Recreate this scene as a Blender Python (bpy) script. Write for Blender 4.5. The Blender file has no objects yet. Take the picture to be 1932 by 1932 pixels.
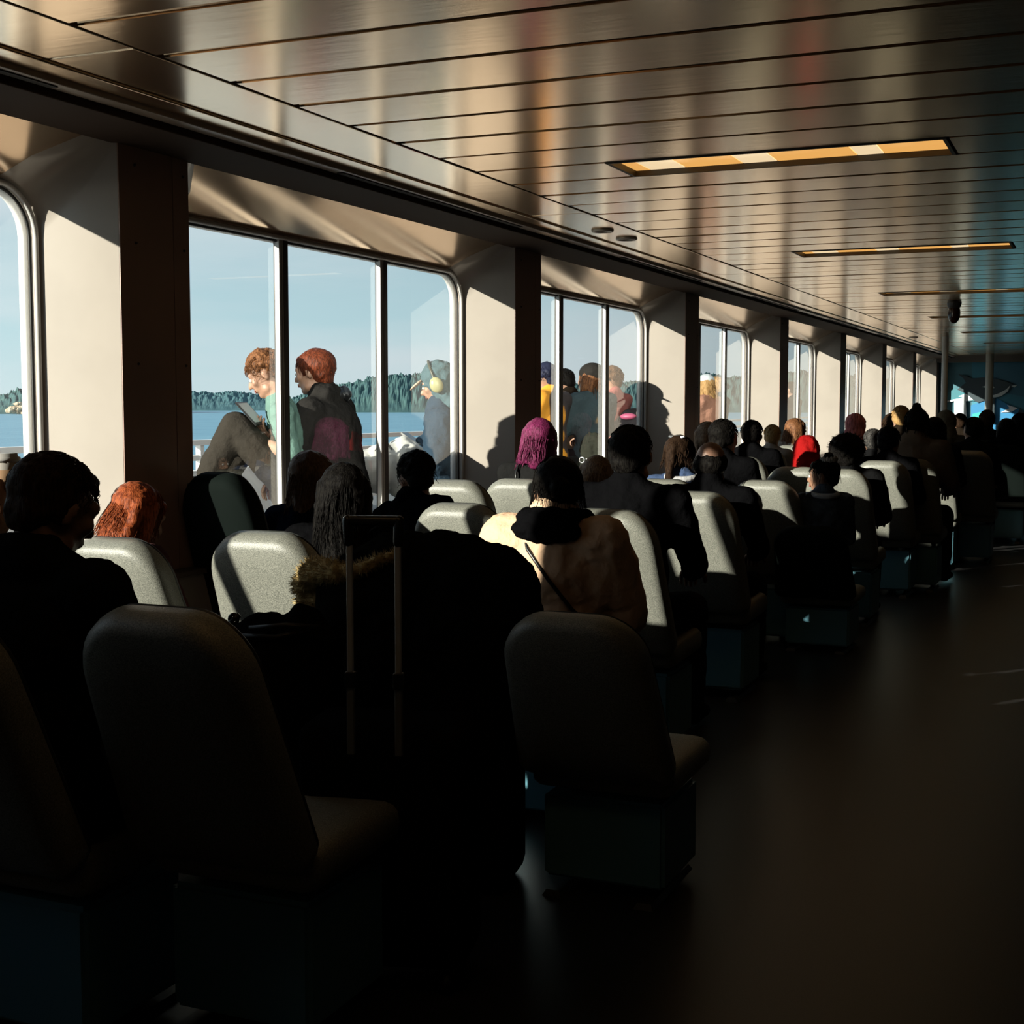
import bpy, bmesh, math, random
import numpy as np
from mathutils import Vector, Matrix, Euler
random.seed(7); np.random.seed(7)
PI = math.pi
R = math.radians
scn = bpy.context.scene
COL = scn.collection

# ---------------------------------------------------------------- camera
EYE = Vector((0, 0, 1.43))
FPX, YAW, PIT = 2600.0, R(23.5), R(4.45)
cf = Vector((-math.sin(YAW) * math.cos(PIT), math.cos(YAW) * math.cos(PIT), -math.sin(PIT)))
cr = Vector((math.cos(YAW), math.sin(YAW), 0))
cu = cr.cross(cf)
cam_data = bpy.data.cameras.new('camera')
cam = bpy.data.objects.new('camera', cam_data)
COL.objects.link(cam)
cam.location = EYE
cam.rotation_euler = cf.to_track_quat('-Z', 'Y').to_euler()
cam_data.sensor_width = 36
cam_data.lens = 36 * FPX / 1932
cam_data.clip_end = 30000
cam_data.clip_start = 0.05
scn.camera = cam

# ---------------------------------------------------------------- exposure
vs = scn.view_settings
scn.display_settings.display_device = 'sRGB'
vs.view_transform = 'Standard'
vs.look = 'None'
vs.gamma = 1
vs.use_curve_mapping = False
vs.exposure = 0.0
scn.cycles.max_bounces = 8
scn.cycles.transparent_max_bounces = 12
scn.cycles.use_denoising = True

# ---------------------------------------------------------------- sky
world = bpy.data.worlds.new('sky')
scn.world = world
world.use_nodes = True
nt = world.node_tree
nt.nodes.clear()
def N(t, **k):
    n = nt.nodes.new(t)
    for a, b in k.items():
        setattr(n, a, b)
    return n
tc = N('ShaderNodeTexCoord')
sep = N('ShaderNodeSeparateXYZ')
nt.links.new(tc.outputs['Generated'], sep.inputs[0])
ramp = N('ShaderNodeValToRGB')
nt.links.new(sep.outputs['Z'], ramp.inputs[0])
els = ramp.color_ramp.elements
els[0].position = 0.0; els[0].color = (.56, .68, .71, 1)
els[1].position = 1.0; els[1].color = (.13, .23, .37, 1)
for p, c in ((.05, (.47, .64, .69, 1)), (.10, (.44, .59, .65, 1)), (.15, (.56, .62, .66, 1)), (.3, (.36, .46, .56, 1))):
    e = els.new(p); e.color = c
mapn = N('ShaderNodeMapping')
mapn.inputs['Scale'].default_value = (1.6, 1.6, 9)
nt.links.new(tc.outputs['Generated'], mapn.inputs[0])
noi = N('ShaderNodeTexNoise')
noi.inputs['Scale'].default_value = 1.7
noi.inputs['Detail'].default_value = 5
nt.links.new(mapn.outputs[0], noi.inputs['Vector'])
cr2 = N('ShaderNodeValToRGB')
cr2.color_ramp.elements[0].position = .42; cr2.color_ramp.elements[0].color = (0, 0, 0, 1)
cr2.color_ramp.elements[1].position = .7; cr2.color_ramp.elements[1].color = (1, 1, 1, 1)
nt.links.new(noi.outputs['Fac'], cr2.inputs[0])
mx = N('ShaderNodeMixRGB')
mx.inputs[2].default_value = (.66, .71, .74, 1)
mul = N('ShaderNodeMath', operation='MULTIPLY')
mul.inputs[1].default_value = .75
nt.links.new(cr2.outputs[0], mul.inputs[0])
nt.links.new(mul.outputs[0], mx.inputs[0])
nt.links.new(ramp.outputs[0], mx.inputs[1])
bg = N('ShaderNodeBackground')
bg.inputs['Strength'].default_value = 1.25
nt.links.new(mx.outputs[0], bg.inputs['Color'])
wo = N('ShaderNodeOutputWorld')
nt.links.new(bg.outputs[0], wo.inputs['Surface'])

# ---------------------------------------------------------------- sun and its glint off the sea
SUN_AZ, SUN_EL = R(32), R(15.3)
def sun(name, el, energy, color, ang):
    d = bpy.data.lights.new(name, 'SUN')
    d.energy = energy; d.color = color; d.angle = R(ang)
    o = bpy.data.objects.new(name, d)
    COL.objects.link(o)
    v = Vector((math.sin(SUN_AZ) * math.cos(el), math.cos(SUN_AZ) * math.cos(el), -math.sin(el)))
    o.rotation_euler = v.to_track_quat('-Z', 'Y').to_euler()
    o.location = (-20, -30, 12 if el > 0 else -6)
    return o
sun('sun', SUN_EL, 12.5, (1.0, .915, .78), .6)


# ---------------------------------------------------------------- materials
MATS = {}
def mat(name, color, rough=.6, metal=0.0, noise=0.0, nscale=20, bump=0.0, bscale=60, spec=.5, emit=None, estr=0,
        wave=None, stretch=None, sheen=0, color2=None, ramp=(.4, .6), detail=3, bdist=.01):
    if name in MATS:
        return MATS[name]
    m = bpy.data.materials.new(name)
    m.use_nodes = True
    t = m.node_tree
    b = t.nodes['Principled BSDF']
    b.inputs['Base Color'].default_value = (*color, 1)
    b.inputs['Roughness'].default_value = rough
    b.inputs['Metallic'].default_value = metal
    b.inputs['Specular IOR Level'].default_value = spec
    if sheen:
        b.inputs['Sheen Weight'].default_value = sheen
    if emit:
        b.inputs['Emission Color'].default_value = (*emit, 1)
        b.inputs['Emission Strength'].default_value = estr
    tcn = t.nodes.new('ShaderNodeTexCoord')
    mp = t.nodes.new('ShaderNodeMapping')
    t.links.new(tcn.outputs['Object'], mp.inputs[0])
    if stretch:
        mp.inputs['Scale'].default_value = stretch
    if noise or color2:
        n = t.nodes.new('ShaderNodeTexNoise')
        n.inputs['Scale'].default_value = nscale
        n.inputs['Detail'].default_value = detail
        t.links.new(mp.outputs[0], n.inputs['Vector'])
        r_ = t.nodes.new('ShaderNodeValToRGB')
        r_.color_ramp.elements[0].position = ramp[0]
        r_.color_ramp.elements[1].position = ramp[1]
        c2 = color2 or tuple(min(1, c * (1 + noise)) for c in color)
        c1 = color if color2 else tuple(c * (1 - noise) for c in color)
        r_.color_ramp.elements[0].color = (*c1, 1)
        r_.color_ramp.elements[1].color = (*c2, 1)
        t.links.new(n.outputs['Fac'], r_.inputs[0])
        t.links.new(r_.outputs[0], b.inputs['Base Color'])
    if bump:
        n2 = t.nodes.new('ShaderNodeTexNoise')
        n2.inputs['Scale'].default_value = bscale
        n2.inputs['Detail'].default_value = 4
        t.links.new(mp.outputs[0], n2.inputs['Vector'])
        bp = t.nodes.new('ShaderNodeBump')
        bp.inputs['Strength'].default_value = bump
        bp.inputs['Distance'].default_value = bdist
        t.links.new(n2.outputs['Fac'], bp.inputs['Height'])
        t.links.new(bp.outputs[0], b.inputs['Normal'])
    MATS[name] = m
    return m

def glass_mat(name, tint, k):
    m = bpy.data.materials.new(name)
    m.use_nodes = True
    t = m.node_tree
    t.nodes.clear()
    o = t.nodes.new('ShaderNodeOutputMaterial')
    mxs = t.nodes.new('ShaderNodeMixShader')
    tr = t.nodes.new('ShaderNodeBsdfTransparent'); tr.inputs[0].default_value = (*tint, 1)
    gl = t.nodes.new('ShaderNodeBsdfGlossy'); gl.inputs['Roughness'].default_value = 0.0
    fr = t.nodes.new('ShaderNodeFresnel'); fr.inputs[0].default_value = 1.5
    mu = t.nodes.new('ShaderNodeMath'); mu.operation = 'MULTIPLY'; mu.inputs[1].default_value = k
    mu.use_clamp = True
    t.links.new(fr.outputs[0], mu.inputs[0])
    t.links.new(mu.outputs[0], mxs.inputs[0])
    t.links.new(tr.outputs[0], mxs.inputs[1])
    t.links.new(gl.outputs[0], mxs.inputs[2])
    t.links.new(mxs.outputs[0], o.inputs['Surface'])
    return m

M_panel = mat('cream_laminate', (.385, .345, .305), .2, noise=.03, nscale=3)
M_pillar = mat('brown_laminate', (.30, .185, .14), .35, noise=.05, nscale=3)
M_soffit = mat('champagne_soffit_metal', (.66, .49, .34), .13, metal=.85, noise=.03, nscale=2)
M_frame = mat('white_window_trim', (.55, .54, .52), .3)
M_gasket = mat('black_rubber', (.012, .012, .012), .6)
M_dark = mat('dark_bronze_metal', (.05, .045, .04), .45)
M_ceil = mat('brushed_ceiling_metal', (1.0, .76, .52), .20, metal=1.0, bump=.05, bscale=4, stretch=(1, 6, 1))
M_backing = mat('black_ceiling_backing', (.01, .009, .008), .8)
M_floor = mat('brown_vinyl_floor', (.022, .021, .022), .38, noise=.35, nscale=300, bump=.02, bscale=6)
M_darkwall = mat('dark_wall_panel', (.03, .026, .022), .6)
M_vinyl = mat('speckled_grey_vinyl', (.10, .105, .09), .42, color2=(.25, .25, .215), nscale=330, ramp=(.35, .65), bump=.15, bscale=300)
M_shell = mat('charcoal_plastic', (.022, .024, .022), .45)
M_steel = mat('brushed_steel', (.5, .5, .5), .3, metal=1)
M_bluebox = mat('pale_blue_metal', (.10, .26, .33), .35)
M_black = mat('black_plastic', (.008, .008, .008), .35)
M_glass = glass_mat('window_glass', (.90, .95, .95), 1.7)
M_deck = mat('pale_deck_paint', (.20, .20, .20), .6, noise=.06, nscale=4)
M_rail = mat('white_rail_paint', (.80, .80, .79), .4)

# ---------------------------------------------------------------- object helpers
def tag(o, label=None, cat=None, group=None, kind=None):
    if label: o['label'] = label
    if cat: o['category'] = cat
    if group: o['group'] = group
    if kind: o['kind'] = kind
    return o
def link(name, me, m=None, parent=None, smooth=False, mw=None):
    o = bpy.data.objects.new(name, me)
    COL.objects.link(o)
    if m is not None and not me.materials:
        me.materials.append(m)
    if parent is not None:
        o.parent = parent
    if smooth:
        me.polygons.foreach_set('use_smooth', [True] * len(me.polygons))
    if mw is not None:
        o.matrix_local = mw
    return o
def empty(name, loc=(0, 0, 0), rz=0, s=1):
    o = bpy.data.objects.new(name, None)
    COL.objects.link(o)
    o.empty_display_size = .1
    o.location = loc
    o.rotation_euler = (0, 0, rz)
    o.scale = (s, s, s)
    return o
class MB:
    """collects vertices and faces for one mesh"""
    def __init__(s):
        s.v = []; s.f = []
    def add(s, vs_, fs):
        n = len(s.v)
        s.v += [tuple(p) for p in vs_]
        s.f += [tuple(i + n for i in f) for f in fs]
        return s
    def box(s, a, b, mw=None):
        x0, y0, z0 = a; x1, y1, z1 = b
        vs_ = [Vector(p) for p in ((x0, y0, z0), (x1, y0, z0), (x1, y1, z0), (x0, y1, z0), (x0, y0, z1), (x1, y0, z1), (x1, y1, z1), (x0, y1, z1))]
        if mw is not None:
            vs_ = [mw @ p for p in vs_]
        return s.add(vs_, [(0, 3, 2, 1), (4, 5, 6, 7), (0, 1, 5, 4), (1, 2, 6, 5), (2, 3, 7, 6), (3, 0, 4, 7)])
    def tube(s, pts, r, n=8, closed=False, r2=None):
        pts = [Vector(p) for p in pts]
        L = len(pts)
        vs_ = []; fs = []
        prev = None
        for i, p in enumerate(pts):
            if closed:
                t = (pts[(i + 1) % L] - pts[i - 1]).normalized()
            else:
                t = (pts[min(i + 1, L - 1)] - pts[max(i - 1, 0)]).normalized()
            if prev is None:
                a = t.orthogonal().normalized()
            else:
                a = (prev - t * prev.dot(t))
                a = a.normalized() if a.length > 1e-6 else t.orthogonal().normalized()
            prev = a
            b = t.cross(a)
            rr = r if r2 is None else r + (r2 - r) * i / max(1, L - 1)
            for k in range(n):
                an = 2 * PI * k / n
                vs_.append(p + a * (rr * math.cos(an)) + b * (rr * math.sin(an)))
        m = L if closed else L - 1
        for i in range(m):
            j = (i + 1) % L
            for k in range(n):
                k2 = (k + 1) % n
                fs.append((i * n + k, i * n + k2, j * n + k2, j * n + k))
        if not closed:
            fs.append(tuple(reversed(range(n))))
            fs.append(tuple((L - 1) * n + k for k in range(n)))
        return s.add(vs_, fs)
    def ell(s, c, r, rot=None, nu=16, nv=10):
        c = Vector(c)
        vs_ = []; fs = []
        vs_.append((0, 0, -1))
        for i in range(1, nv):
            ph = -PI / 2 + PI * i / nv
            for k in range(nu):
                th = 2 * PI * k / nu
                vs_.append((math.cos(ph) * math.cos(th), math.cos(ph) * math.sin(th), math.sin(ph)))
        vs_.append((0, 0, 1))
        for k in range(nu):
            fs.append((0, 1 + (k + 1) % nu, 1 + k))
            fs.append((len(vs_) - 1, 1 + (nv - 2) * nu + k, 1 + (nv - 2) * nu + (k + 1) % nu))
        for i in range(nv - 2):
            for k in range(nu):
                a = 1 + i * nu + k; b = 1 + i * nu + (k + 1) % nu
                fs.append((a, b, b + nu, a + nu))
        out = []
        for p in vs_:
            q = Vector((p[0] * r[0], p[1] * r[1], p[2] * r[2]))
            if rot is not None:
                q = rot @ q
            out.append(q + c)
        return s.add(out, fs)
    def cap(s, a, b, ra, rb, n=12, flat=None):
        a = Vector(a); b = Vector(b)
        t = b - a
        L = t.length
        if L < 1e-6:
            return s.ell(a, (ra, ra, ra), nu=n, nv=max(6, n // 2))
        t.normalize()
        u = Vector((1, 0, 0)) - t * t.x
        if u.length < .15:
            u = Vector((0, 1, 0)) - t * t.y
        u.normalize()
        w = t.cross(u)
        rings = []
        hs = max(3, n // 4)
        for i in range(1, hs + 1):
            an = PI / 2 * i / hs
            rings.append((a - t * ra * math.cos(an), ra * math.sin(an)))
        for i in range(0, hs):
            an = PI / 2 * i / hs
            rings.append((b + t * rb * math.sin(an), rb * math.cos(an)))
        vs_ = [a - t * ra]
        for c, r in rings:
            for k in range(n):
                th = 2 * PI * k / n
                fl = flat or 1
                vs_.append(c + u * (r * math.cos(th)) + w * (r * math.sin(th) * fl))
        vs_.append(b + t * rb)
        fs = []
        m = len(rings)
        for k in range(n):
            fs.append((0, 1 + (k + 1) % n, 1 + k))
            fs.append((len(vs_) - 1, 1 + (m - 1) * n + k, 1 + (m - 1) * n + (k + 1) % n))
        for i in range(m - 1):
            for k in range(n):
                p = 1 + i * n + k; q = 1 + i * n + (k + 1) % n
                fs.append((p, q, q + n, p + n))
        return s.add(vs_, fs)
    def mesh(s, name):
        me = bpy.data.meshes.new(name)
        me.from_pydata([tuple(p) for p in s.v], [], s.f)
        me.update()
        return me
    def build(s, name, m, parent=None, smooth=False, bevel=0, bseg=2):
        me = s.mesh(name)
        if bevel:
            bm = bmesh.new(); bm.from_mesh(me)
            bmesh.ops.bevel(bm, geom=bm.edges[:] + bm.verts[:], offset=bevel, segments=bseg, affect='EDGES', profile=.5)
            bm.to_mesh(me); bm.free()
        return link(name, me, m, parent, smooth)
TEX = {}
def clouds(scale):
    if scale not in TEX:
        t = bpy.data.textures.new('folds', 'CLOUDS')
        t.noise_scale = scale
        t.noise_depth = 2
        TEX[scale] = t
    return TEX[scale]
def fuse(mb, voxel, smooth=3, disp=None):
    """one continuous skin over overlapping volumes"""
    me = mb.mesh('tmp')
    o = bpy.data.objects.new('tmp', me)
    COL.objects.link(o)
    md = o.modifiers.new('r', 'REMESH'); md.mode = 'VOXEL'; md.voxel_size = voxel; md.use_smooth_shade = True
    if smooth:
        sm = o.modifiers.new('s', 'SMOOTH'); sm.iterations = smooth; sm.factor = .5
    if disp:
        for st, sc in disp:
            dm = o.modifiers.new('d', 'DISPLACE'); dm.texture = clouds(sc); dm.strength = st; dm.mid_level = .5
    dg = bpy.context.evaluated_depsgraph_get()
    out = bpy.data.meshes.new_from_object(o.evaluated_get(dg))
    bpy.data.objects.remove(o)
    bpy.data.meshes.remove(me)
    return out
def append(me, mb):
    bm = bmesh.new(); bm.from_mesh(me)
    vv = [bm.verts.new(p) for p in mb.v]
    for f in mb.f:
        try:
            bf = bm.faces.new([vv[i] for i in f]); bf.smooth = True
        except ValueError:
            pass
    bm.to_mesh(me); bm.free()
    return me
def at(x, y, d):
    """the point seen at pixel x, y of the 1932 frame, d metres deep"""
    return EYE + cf * d + cr * ((x - 966) / FPX * d) - cu * ((y - 966) / FPX * d)
def atX(x, y, X):
    v = cf + cr * ((x - 966) / FPX) - cu * ((y - 966) / FPX)
    return EYE + v * (X / v.x)
def rrect(y0, y1, z0, z1, rt, rb, n=8):
    """closed loop in the YZ plane, rounded corners; same vertex count for any radii"""
    pts = []
    for cy, cz, a0, r in ((y1 - rb, z0 + rb, -90, rb), (y1 - rt, z1 - rt, 0, rt), (y0 + rt, z1 - rt, 90, rt), (y0 + rb, z0 + rb, 180, rb)):
        for i in range(n + 1):
            a = R(a0 + 90 * i / n)
            pts.append((cy + r * math.cos(a), cz + r * math.sin(a)))
    return pts

# ================================================================= the saloon
XG, XP = -3.63, -3.30           # glass plane, pillar face
ZC = 2.42                       # ceiling
ZSILL, ZHEAD = .80, 2.225
BAY = 3.587
PIL0 = 4.04                     # near edge of the first pillar in view
PW = .41
YEND = 29.6
NB = 9
wall = empty('wall_left', (XP, 0, 0))
tag(wall, 'cream wall along the windows, pillars and splayed window reveals', kind='structure')
def local(mb, o):
    l = o.location
    mb.v = [(p[0] - l[0], p[1] - l[1], p[2] - l[2]) for p in mb.v]
    return mb
for k in range(-1, NB - 1):
    # bay k spans from pillar k-1 far edge to pillar k near edge
    p0 = PIL0 + BAY * (k - 1) + PW
    p1 = PIL0 + BAY * k
    o1 = p1 - .06; o0 = o1 - 2.95
    y_start = o0
    if k < 0:
        continue
    n = 8
    outer = [(XG, a, b) for a, b in rrect(o0, o1, ZSILL, ZHEAD, .19, .1, n)]
    mid = [(XG + .13, a, b) for a, b in rrect(o0 - (o0 - p0) * .3, o1 + .02, ZSILL, ZHEAD + .075, .17, .06, n)]
    inner = [(XP, a, b) for a, b in rrect(p0, p1, ZSILL - .01, 2.415, .06, .02, n)]
    L = len(outer)
    mb = MB()
    fs = []
    for A in range(2):
        for i in range(L):
            j = (i + 1) % L
            fs.append((A * L + i, A * L + j, (A + 1) * L + j, (A + 1) * L + i))
    mb.add(outer + mid + inner, fs)
    # outer skin of the hull around the opening, so no light leaks
    H0 = PIL0 + BAY * (k - 1) + PW / 2 if k > 0 else -6
    H1 = PIL0 + BAY * k + PW / 2
    big = [(H1, -.2), (H1, 2.9), (H0, 2.9), (H0, -.2)]
    nn = n + 1
    for xx in (XG - .005, XG - .07):
        ov = [(xx, a, b) for _, a, b in outer] + [(xx, a, b) for a, b in big]
        ff = []
        for c in range(4):
            for i in range(n):
                ff.append((L + c, c * nn + i, c * nn + i + 1))
            ff.append((L + c, c * nn + n, ((c + 1) % 4) * nn, L + (c + 1) % 4))
        mb.add(ov, ff)
    ov = [(XG, a, b) for _, a, b in outer] + [(XG - .07, a, b) for _, a, b in outer]
    mb.add(ov, [(i, (i + 1) % L, L + (i + 1) % L, L + i) for i in range(L)])
    rv = local(mb, wall).build('window_reveal', M_panel, wall)
    rv.data.polygons.foreach_set('use_smooth', [i < 2 * L for i in range(len(rv.data.polygons))])
    rv.data.materials.append(M_soffit)
    for pg in list(rv.data.polygons)[:2 * L]:
        i = pg.index % L
        if 2 * n + 1 <= i < 2 * n + 2:
            pg.material_index = 1
            pg.use_smooth = False
    # window
    w = empty('window_%d' % (k + 1), (XG, (o0 + o1) / 2, ZSILL))
    tag(w, kind='structure')
    loop = [(XG + .012, a, b) for a, b in rrect(o0 + .011, o1 - .011, ZSILL + .011, ZHEAD - .011, .18, .09, n)]
    local(MB().tube(loop, .011, 6, True), w).build('window_frame', M_frame, w, True)
    loop = [(XG - .004, a, b) for a, b in rrect(o0 + .026, o1 - .026, ZSILL + .026, ZHEAD - .026, .165, .08, n)]
    local(MB().tube(loop, .006, 6, True), w).build('gasket', M_gasket, w, True)
    loop = [(XG - .045, a, b) for a, b in rrect(o0 + .014, o1 - .014, ZSILL + .014, ZHEAD - .014, .175, .085, n)]
    local(MB().tube(loop, .018, 8, True), w).build('window_frame', M_frame, w, True)
    ms = [o1 - .985, o1 - 1.965]
    for my in ms:
        if my < o0 + .1:
            continue
        mo = local(MB().box((XG - .012, my - .030, ZSILL + .02), (XG + .012, my - .012, ZHEAD - .02)), w).build('mullion', M_frame, w)
        gk = local(MB().box((XG - .03, my - .012, ZSILL + .02), (XG + .004, my - .002, ZHEAD - .02)), w).build('gasket', M_gasket, w)
        local(MB().box((XG - .012, my - .002, ZSILL + .02), (XG + .012, my + .006, ZHEAD - .02)), w).build('mullion', M_frame, w)
        local(MB().box((XG - .03, my + .006, ZSILL + .02), (XG + .014, my + .045, ZHEAD - .02)), w).build('mullion', M_dark, w)
    eds = [o0 + .02] + sorted([m for m in ms if m > o0 + .1]) + [o1 - .02]
    for a, b in zip(eds[:-1], eds[1:]):
        # pane with the rounded corners of the opening
        lo = rrect(o0 + .02, o1 - .02, ZSILL + .02, ZHEAD - .02, .17, .08, n)
        pts = [(min(max(y, a + .0), b), z) for y, z in lo]
        q = []
        for p in pts:
            if not q or (abs(p[0] - q[-1][0]) + abs(p[1] - q[-1][1])) > 1e-5:
                q.append(p)
        nq = len(q)
        mb = MB()
        mb.add([(XG - .018, y, z) for y, z in q], [tuple(range(nq))])
        local(mb, w).build('pane', M_glass, w)
# pillars: casing with joint and screw heads
for k in range(-1, NB - 1):
    y0 = PIL0 + BAY * k; y1 = y0 + PW
    if k == -1:
        y0b = y0
    pc = local(MB().box((XG - .02, y0 + .001, .0), (XP + .004, y1 - .10, ZC)), wall).build('pillar', M_pillar, wall)
    local(MB().box((XG - .02, y1 - .097, .0), (XP + .004, y1 - .001, ZC)), wall).build('pillar', M_pillar, wall)
    mb = MB()
    for zz in (1.12, 1.58, 2.02, 2.3):
        for yy in (y0 + .09, y1 - .035):
            mb.cap((XP + .003, yy, zz), (XP + .0065, yy, zz), .006, .005, 8)
    local(mb, wall).build('screw_heads', M_dark, pc).data
# solid unseen stretch behind the camera, windows closed off to block the sun
local(MB().box((XG - .07, -6, 0), (XP, PIL0 - BAY + PW, ZC)), wall).build('wall_panel', M_panel, wall)
local(MB().box((XG - .07, -6, 0), (XP + .001, YEND, ZSILL - .02)), wall).build('wall_panel', M_panel, wall)
# heater casing under the sill
hc = local(MB().box((XP, -3, .08), (XP + .06, YEND, .775)), wall).build('sill_casing', M_panel, wall, bevel=.01)
local(MB().box((XG, -3, .775), (XP + .08, YEND, .797)), wall).build('window_sill', mat('sill_brown', (.13, .095, .075), .5), wall, bevel=.004)

# ceiling
ceil = empty('ceiling', (0, 0, ZC))
tag(ceil, kind='structure')
local(MB().box((XG - .07, -6, ZC + .06), (3.2, YEND + 1, ZC + .12)), ceil).build('ceiling_backing', M_backing, ceil)
X1, X2 = -2.53, -2.83
LY0 = 5.61
PITCH = BAY / 10
plank_me = MB().box((X1 + .012, -PITCH / 2 + .006, 0), (3.1, PITCH / 2 - .006, .02)).mesh('plank')
bm = bmesh.new(); bm.from_mesh(plank_me)
bmesh.ops.bevel(bm, geom=[e for e in bm.edges if abs(e.verts[0].co.z) < 1e-4 and abs(e.verts[1].co.z) < 1e-4 and abs(e.verts[0].co.y - e.verts[1].co.y) < 1e-4], offset=.012, segments=3, affect='EDGES')
bm.to_mesh(plank_me); bm.free()
plank_me.materials.append(M_ceil)
LX0, LX1 = -1.94, -.60
short = []
for (a, b) in ((X1 + .012, LX0 - .01), (LX1 + .01, 3.1)):
    me = MB().box((a, -PITCH / 2 + .006, 0), (b, PITCH / 2 - .006, .02)).mesh('plank'); me.materials.append(M_ceil); short.append(me)
i0 = int((-4 - LY0) / PITCH)
i = i0
while LY0 + i * PITCH < YEND:
    y = LY0 + i * PITCH
    if i % 10 == 0:
        for me in short:
            link('plank', me, None, ceil).location = (0, y, 0)
    else:
        o = link('plank', plank_me, None, ceil)
        o.location = (0, y, 0)
        o.rotation_euler = (R(random.uniform(-.25, .25)), R(random.uniform(-.05, .05)), 0)
    i += 1
# edge strip in long lengths, then the stepped cornice and air slot
y = -4
seg = 0
while y < YEND:
    local(MB().box((X2, y + .004, ZC - .003), (X1, y + 3.58, ZC + .02)), ceil).build('edge_strip', M_ceil, ceil, bevel=.004)
    y += 3.587
tr = empty('trim_1', (XP, 0, ZC)); tag(tr, kind='structure')
local(MB().box((X2 - .10, -4, ZC - .012), (X2 - .008, YEND, ZC + .015)), tr).build('cornice_step', M_ceil, tr, bevel=.004)
local(MB().box((X2 - .17, -4, ZC - .03), (X2 - .105, YEND, ZC + .01)), tr).build('cornice_step', mat('cornice_paint', (.30, .24, .19), .35), tr, bevel=.004)
local(MB().box((XP - .02, -4, ZC - .055), (X2 - .175, YEND, ZC + .01)), tr).build('cornice_band', mat('cornice_brown', (.055, .036, .026), .8, spec=.1), tr, bevel=.004)
# dark air slots between pillars
slot = MB()
for k in range(-1, 7):
    yy = PIL0 + BAY * k
    slot.box((X2 - .155, yy + 1.0, ZC - .034), (X2 - .125, yy + 2.9, ZC - .0295))
local(slot, tr).build('air_slots', M_backing, tr)

# floor, far wall, right wall, back wall
fl = MB().box((XG - .07, -6, -.12), (3.2, YEND + 1, 0)).build('floor', M_floor); tag(fl, kind='structure')
wr = MB().box((3.1, -6, 0), (3.2, YEND + 1, ZC)).build('wall_right', M_darkwall); tag(wr, kind='structure')
wb = MB().box((XG, -6, 0), (3.2, -5.9, ZC)).build('wall_back', M_darkwall); tag(wb, kind='structure')
bb = MB().box((XP + .06, -3, 0), (XP + .075, YEND, .09)).build('baseboard_left', M_darkwall); tag(bb, kind='structure')

# ================================================================= mural wall at the far end
wf = MB().box((XG, YEND, 0), (3.2, YEND + .12, ZC)).build('wall_far', mat('teal_far_wall', (.03, .13, .17), .5)); tag(wf, kind='structure')

# ================================================================= outdoors
dk = MB().box((-5.75, -12, -.1), (XG - .07, 34, .47)).build('deck', M_deck); tag(dk, 'pale deck outside the windows', kind='structure')
bw = empty('trim_2', (-5.5, 0, 0)); tag(bw, kind='structure')
local(MB().box((-5.54, -12, .47), (-5.48, 34, 1.0)), bw).build('bulwark_panel', M_rail, bw)
ra = empty('deck_railing', (-5.5, 0, 1.0))
tag(ra, 'white painted ship railing above the bulwark, sea behind it', 'railing')
local(MB().box((-5.55, -12, 1.165), (-5.47, 34, 1.20)), ra).build('rail', M_rail, ra)
local(MB().box((-5.53, -12, 1.065), (-5.49, 34, 1.10)), ra).build('rail', M_rail, ra)
pst = MB().box((-.02, -.02, 0), (.02, .02, .17)).mesh('post'); pst.materials.append(M_rail)
for i in range(24):
    o = link('post', pst, None, ra); o.location = (0, -11.5 + 1.9 * i, 0)
ben = MB().box((-4.50, -8, .47), (-3.74, 33, .83)).build('deck_locker', mat('grey_locker_paint', (.10, .105, .105), .5), bevel=.02)
tag(ben, 'long grey deck locker under the windows outside, used as a bench', 'locker')

SEA = -8.0
sm = bpy.data.materials.new('sea_water'); sm.use_nodes = True
t = sm.node_tree; b = t.nodes['Principled BSDF']
b.inputs['Base Color'].default_value = (.05, .20, .33, 1)
b.inputs['Roughness'].default_value = .35
tcn = t.nodes.new('ShaderNodeTexCoord'); mp = t.nodes.new('ShaderNodeMapping'); mp.inputs['Scale'].default_value = (.02, .012, 1)
n = t.nodes.new('ShaderNodeTexNoise'); n.inputs['Scale'].default_value = 3; n.inputs['Detail'].default_value = 8
t.links.new(tcn.outputs['Object'], mp.inputs[0]); t.links.new(mp.outputs[0], n.inputs['Vector'])
rr = t.nodes.new('ShaderNodeValToRGB'); rr.color_ramp.elements[0].position = .35; rr.color_ramp.elements[1].position = .7
rr.color_ramp.elements[0].color = (.06, .24, .36, 1); rr.color_ramp.elements[1].color = (.12, .33, .44, 1)
t.links.new(n.outputs['Fac'], rr.inputs[0]); t.links.new(rr.outputs[0], b.inputs['Base Color'])
n3 = t.nodes.new('ShaderNodeTexNoise'); n3.inputs['Scale'].default_value = .6; n3.inputs['Detail'].default_value = 6
t.links.new(tcn.outputs['Object'], n3.inputs['Vector'])
bp = t.nodes.new('ShaderNodeBump'); bp.inputs['Strength'].default_value = .8; bp.inputs['Distance'].default_value = .4
t.links.new(n3.outputs['Fac'], bp.inputs['Height']); t.links.new(bp.outputs[0], b.inputs['Normal'])
MB().add([(-12000, -9000, SEA), (-60, -9000, SEA), (-60, 12000, SEA), (-12000, 12000, SEA)], [(0, 1, 2, 3)])
sea = MB().add([(-12000, -9000, SEA), (-60, -9000, SEA), (-60, 12000, SEA), (-12000, 12000, SEA)], [(0, 1, 2, 3)]).build('sea', sm)
tag(sea, 'blue strait water beyond the railing', kind='structure')

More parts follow.
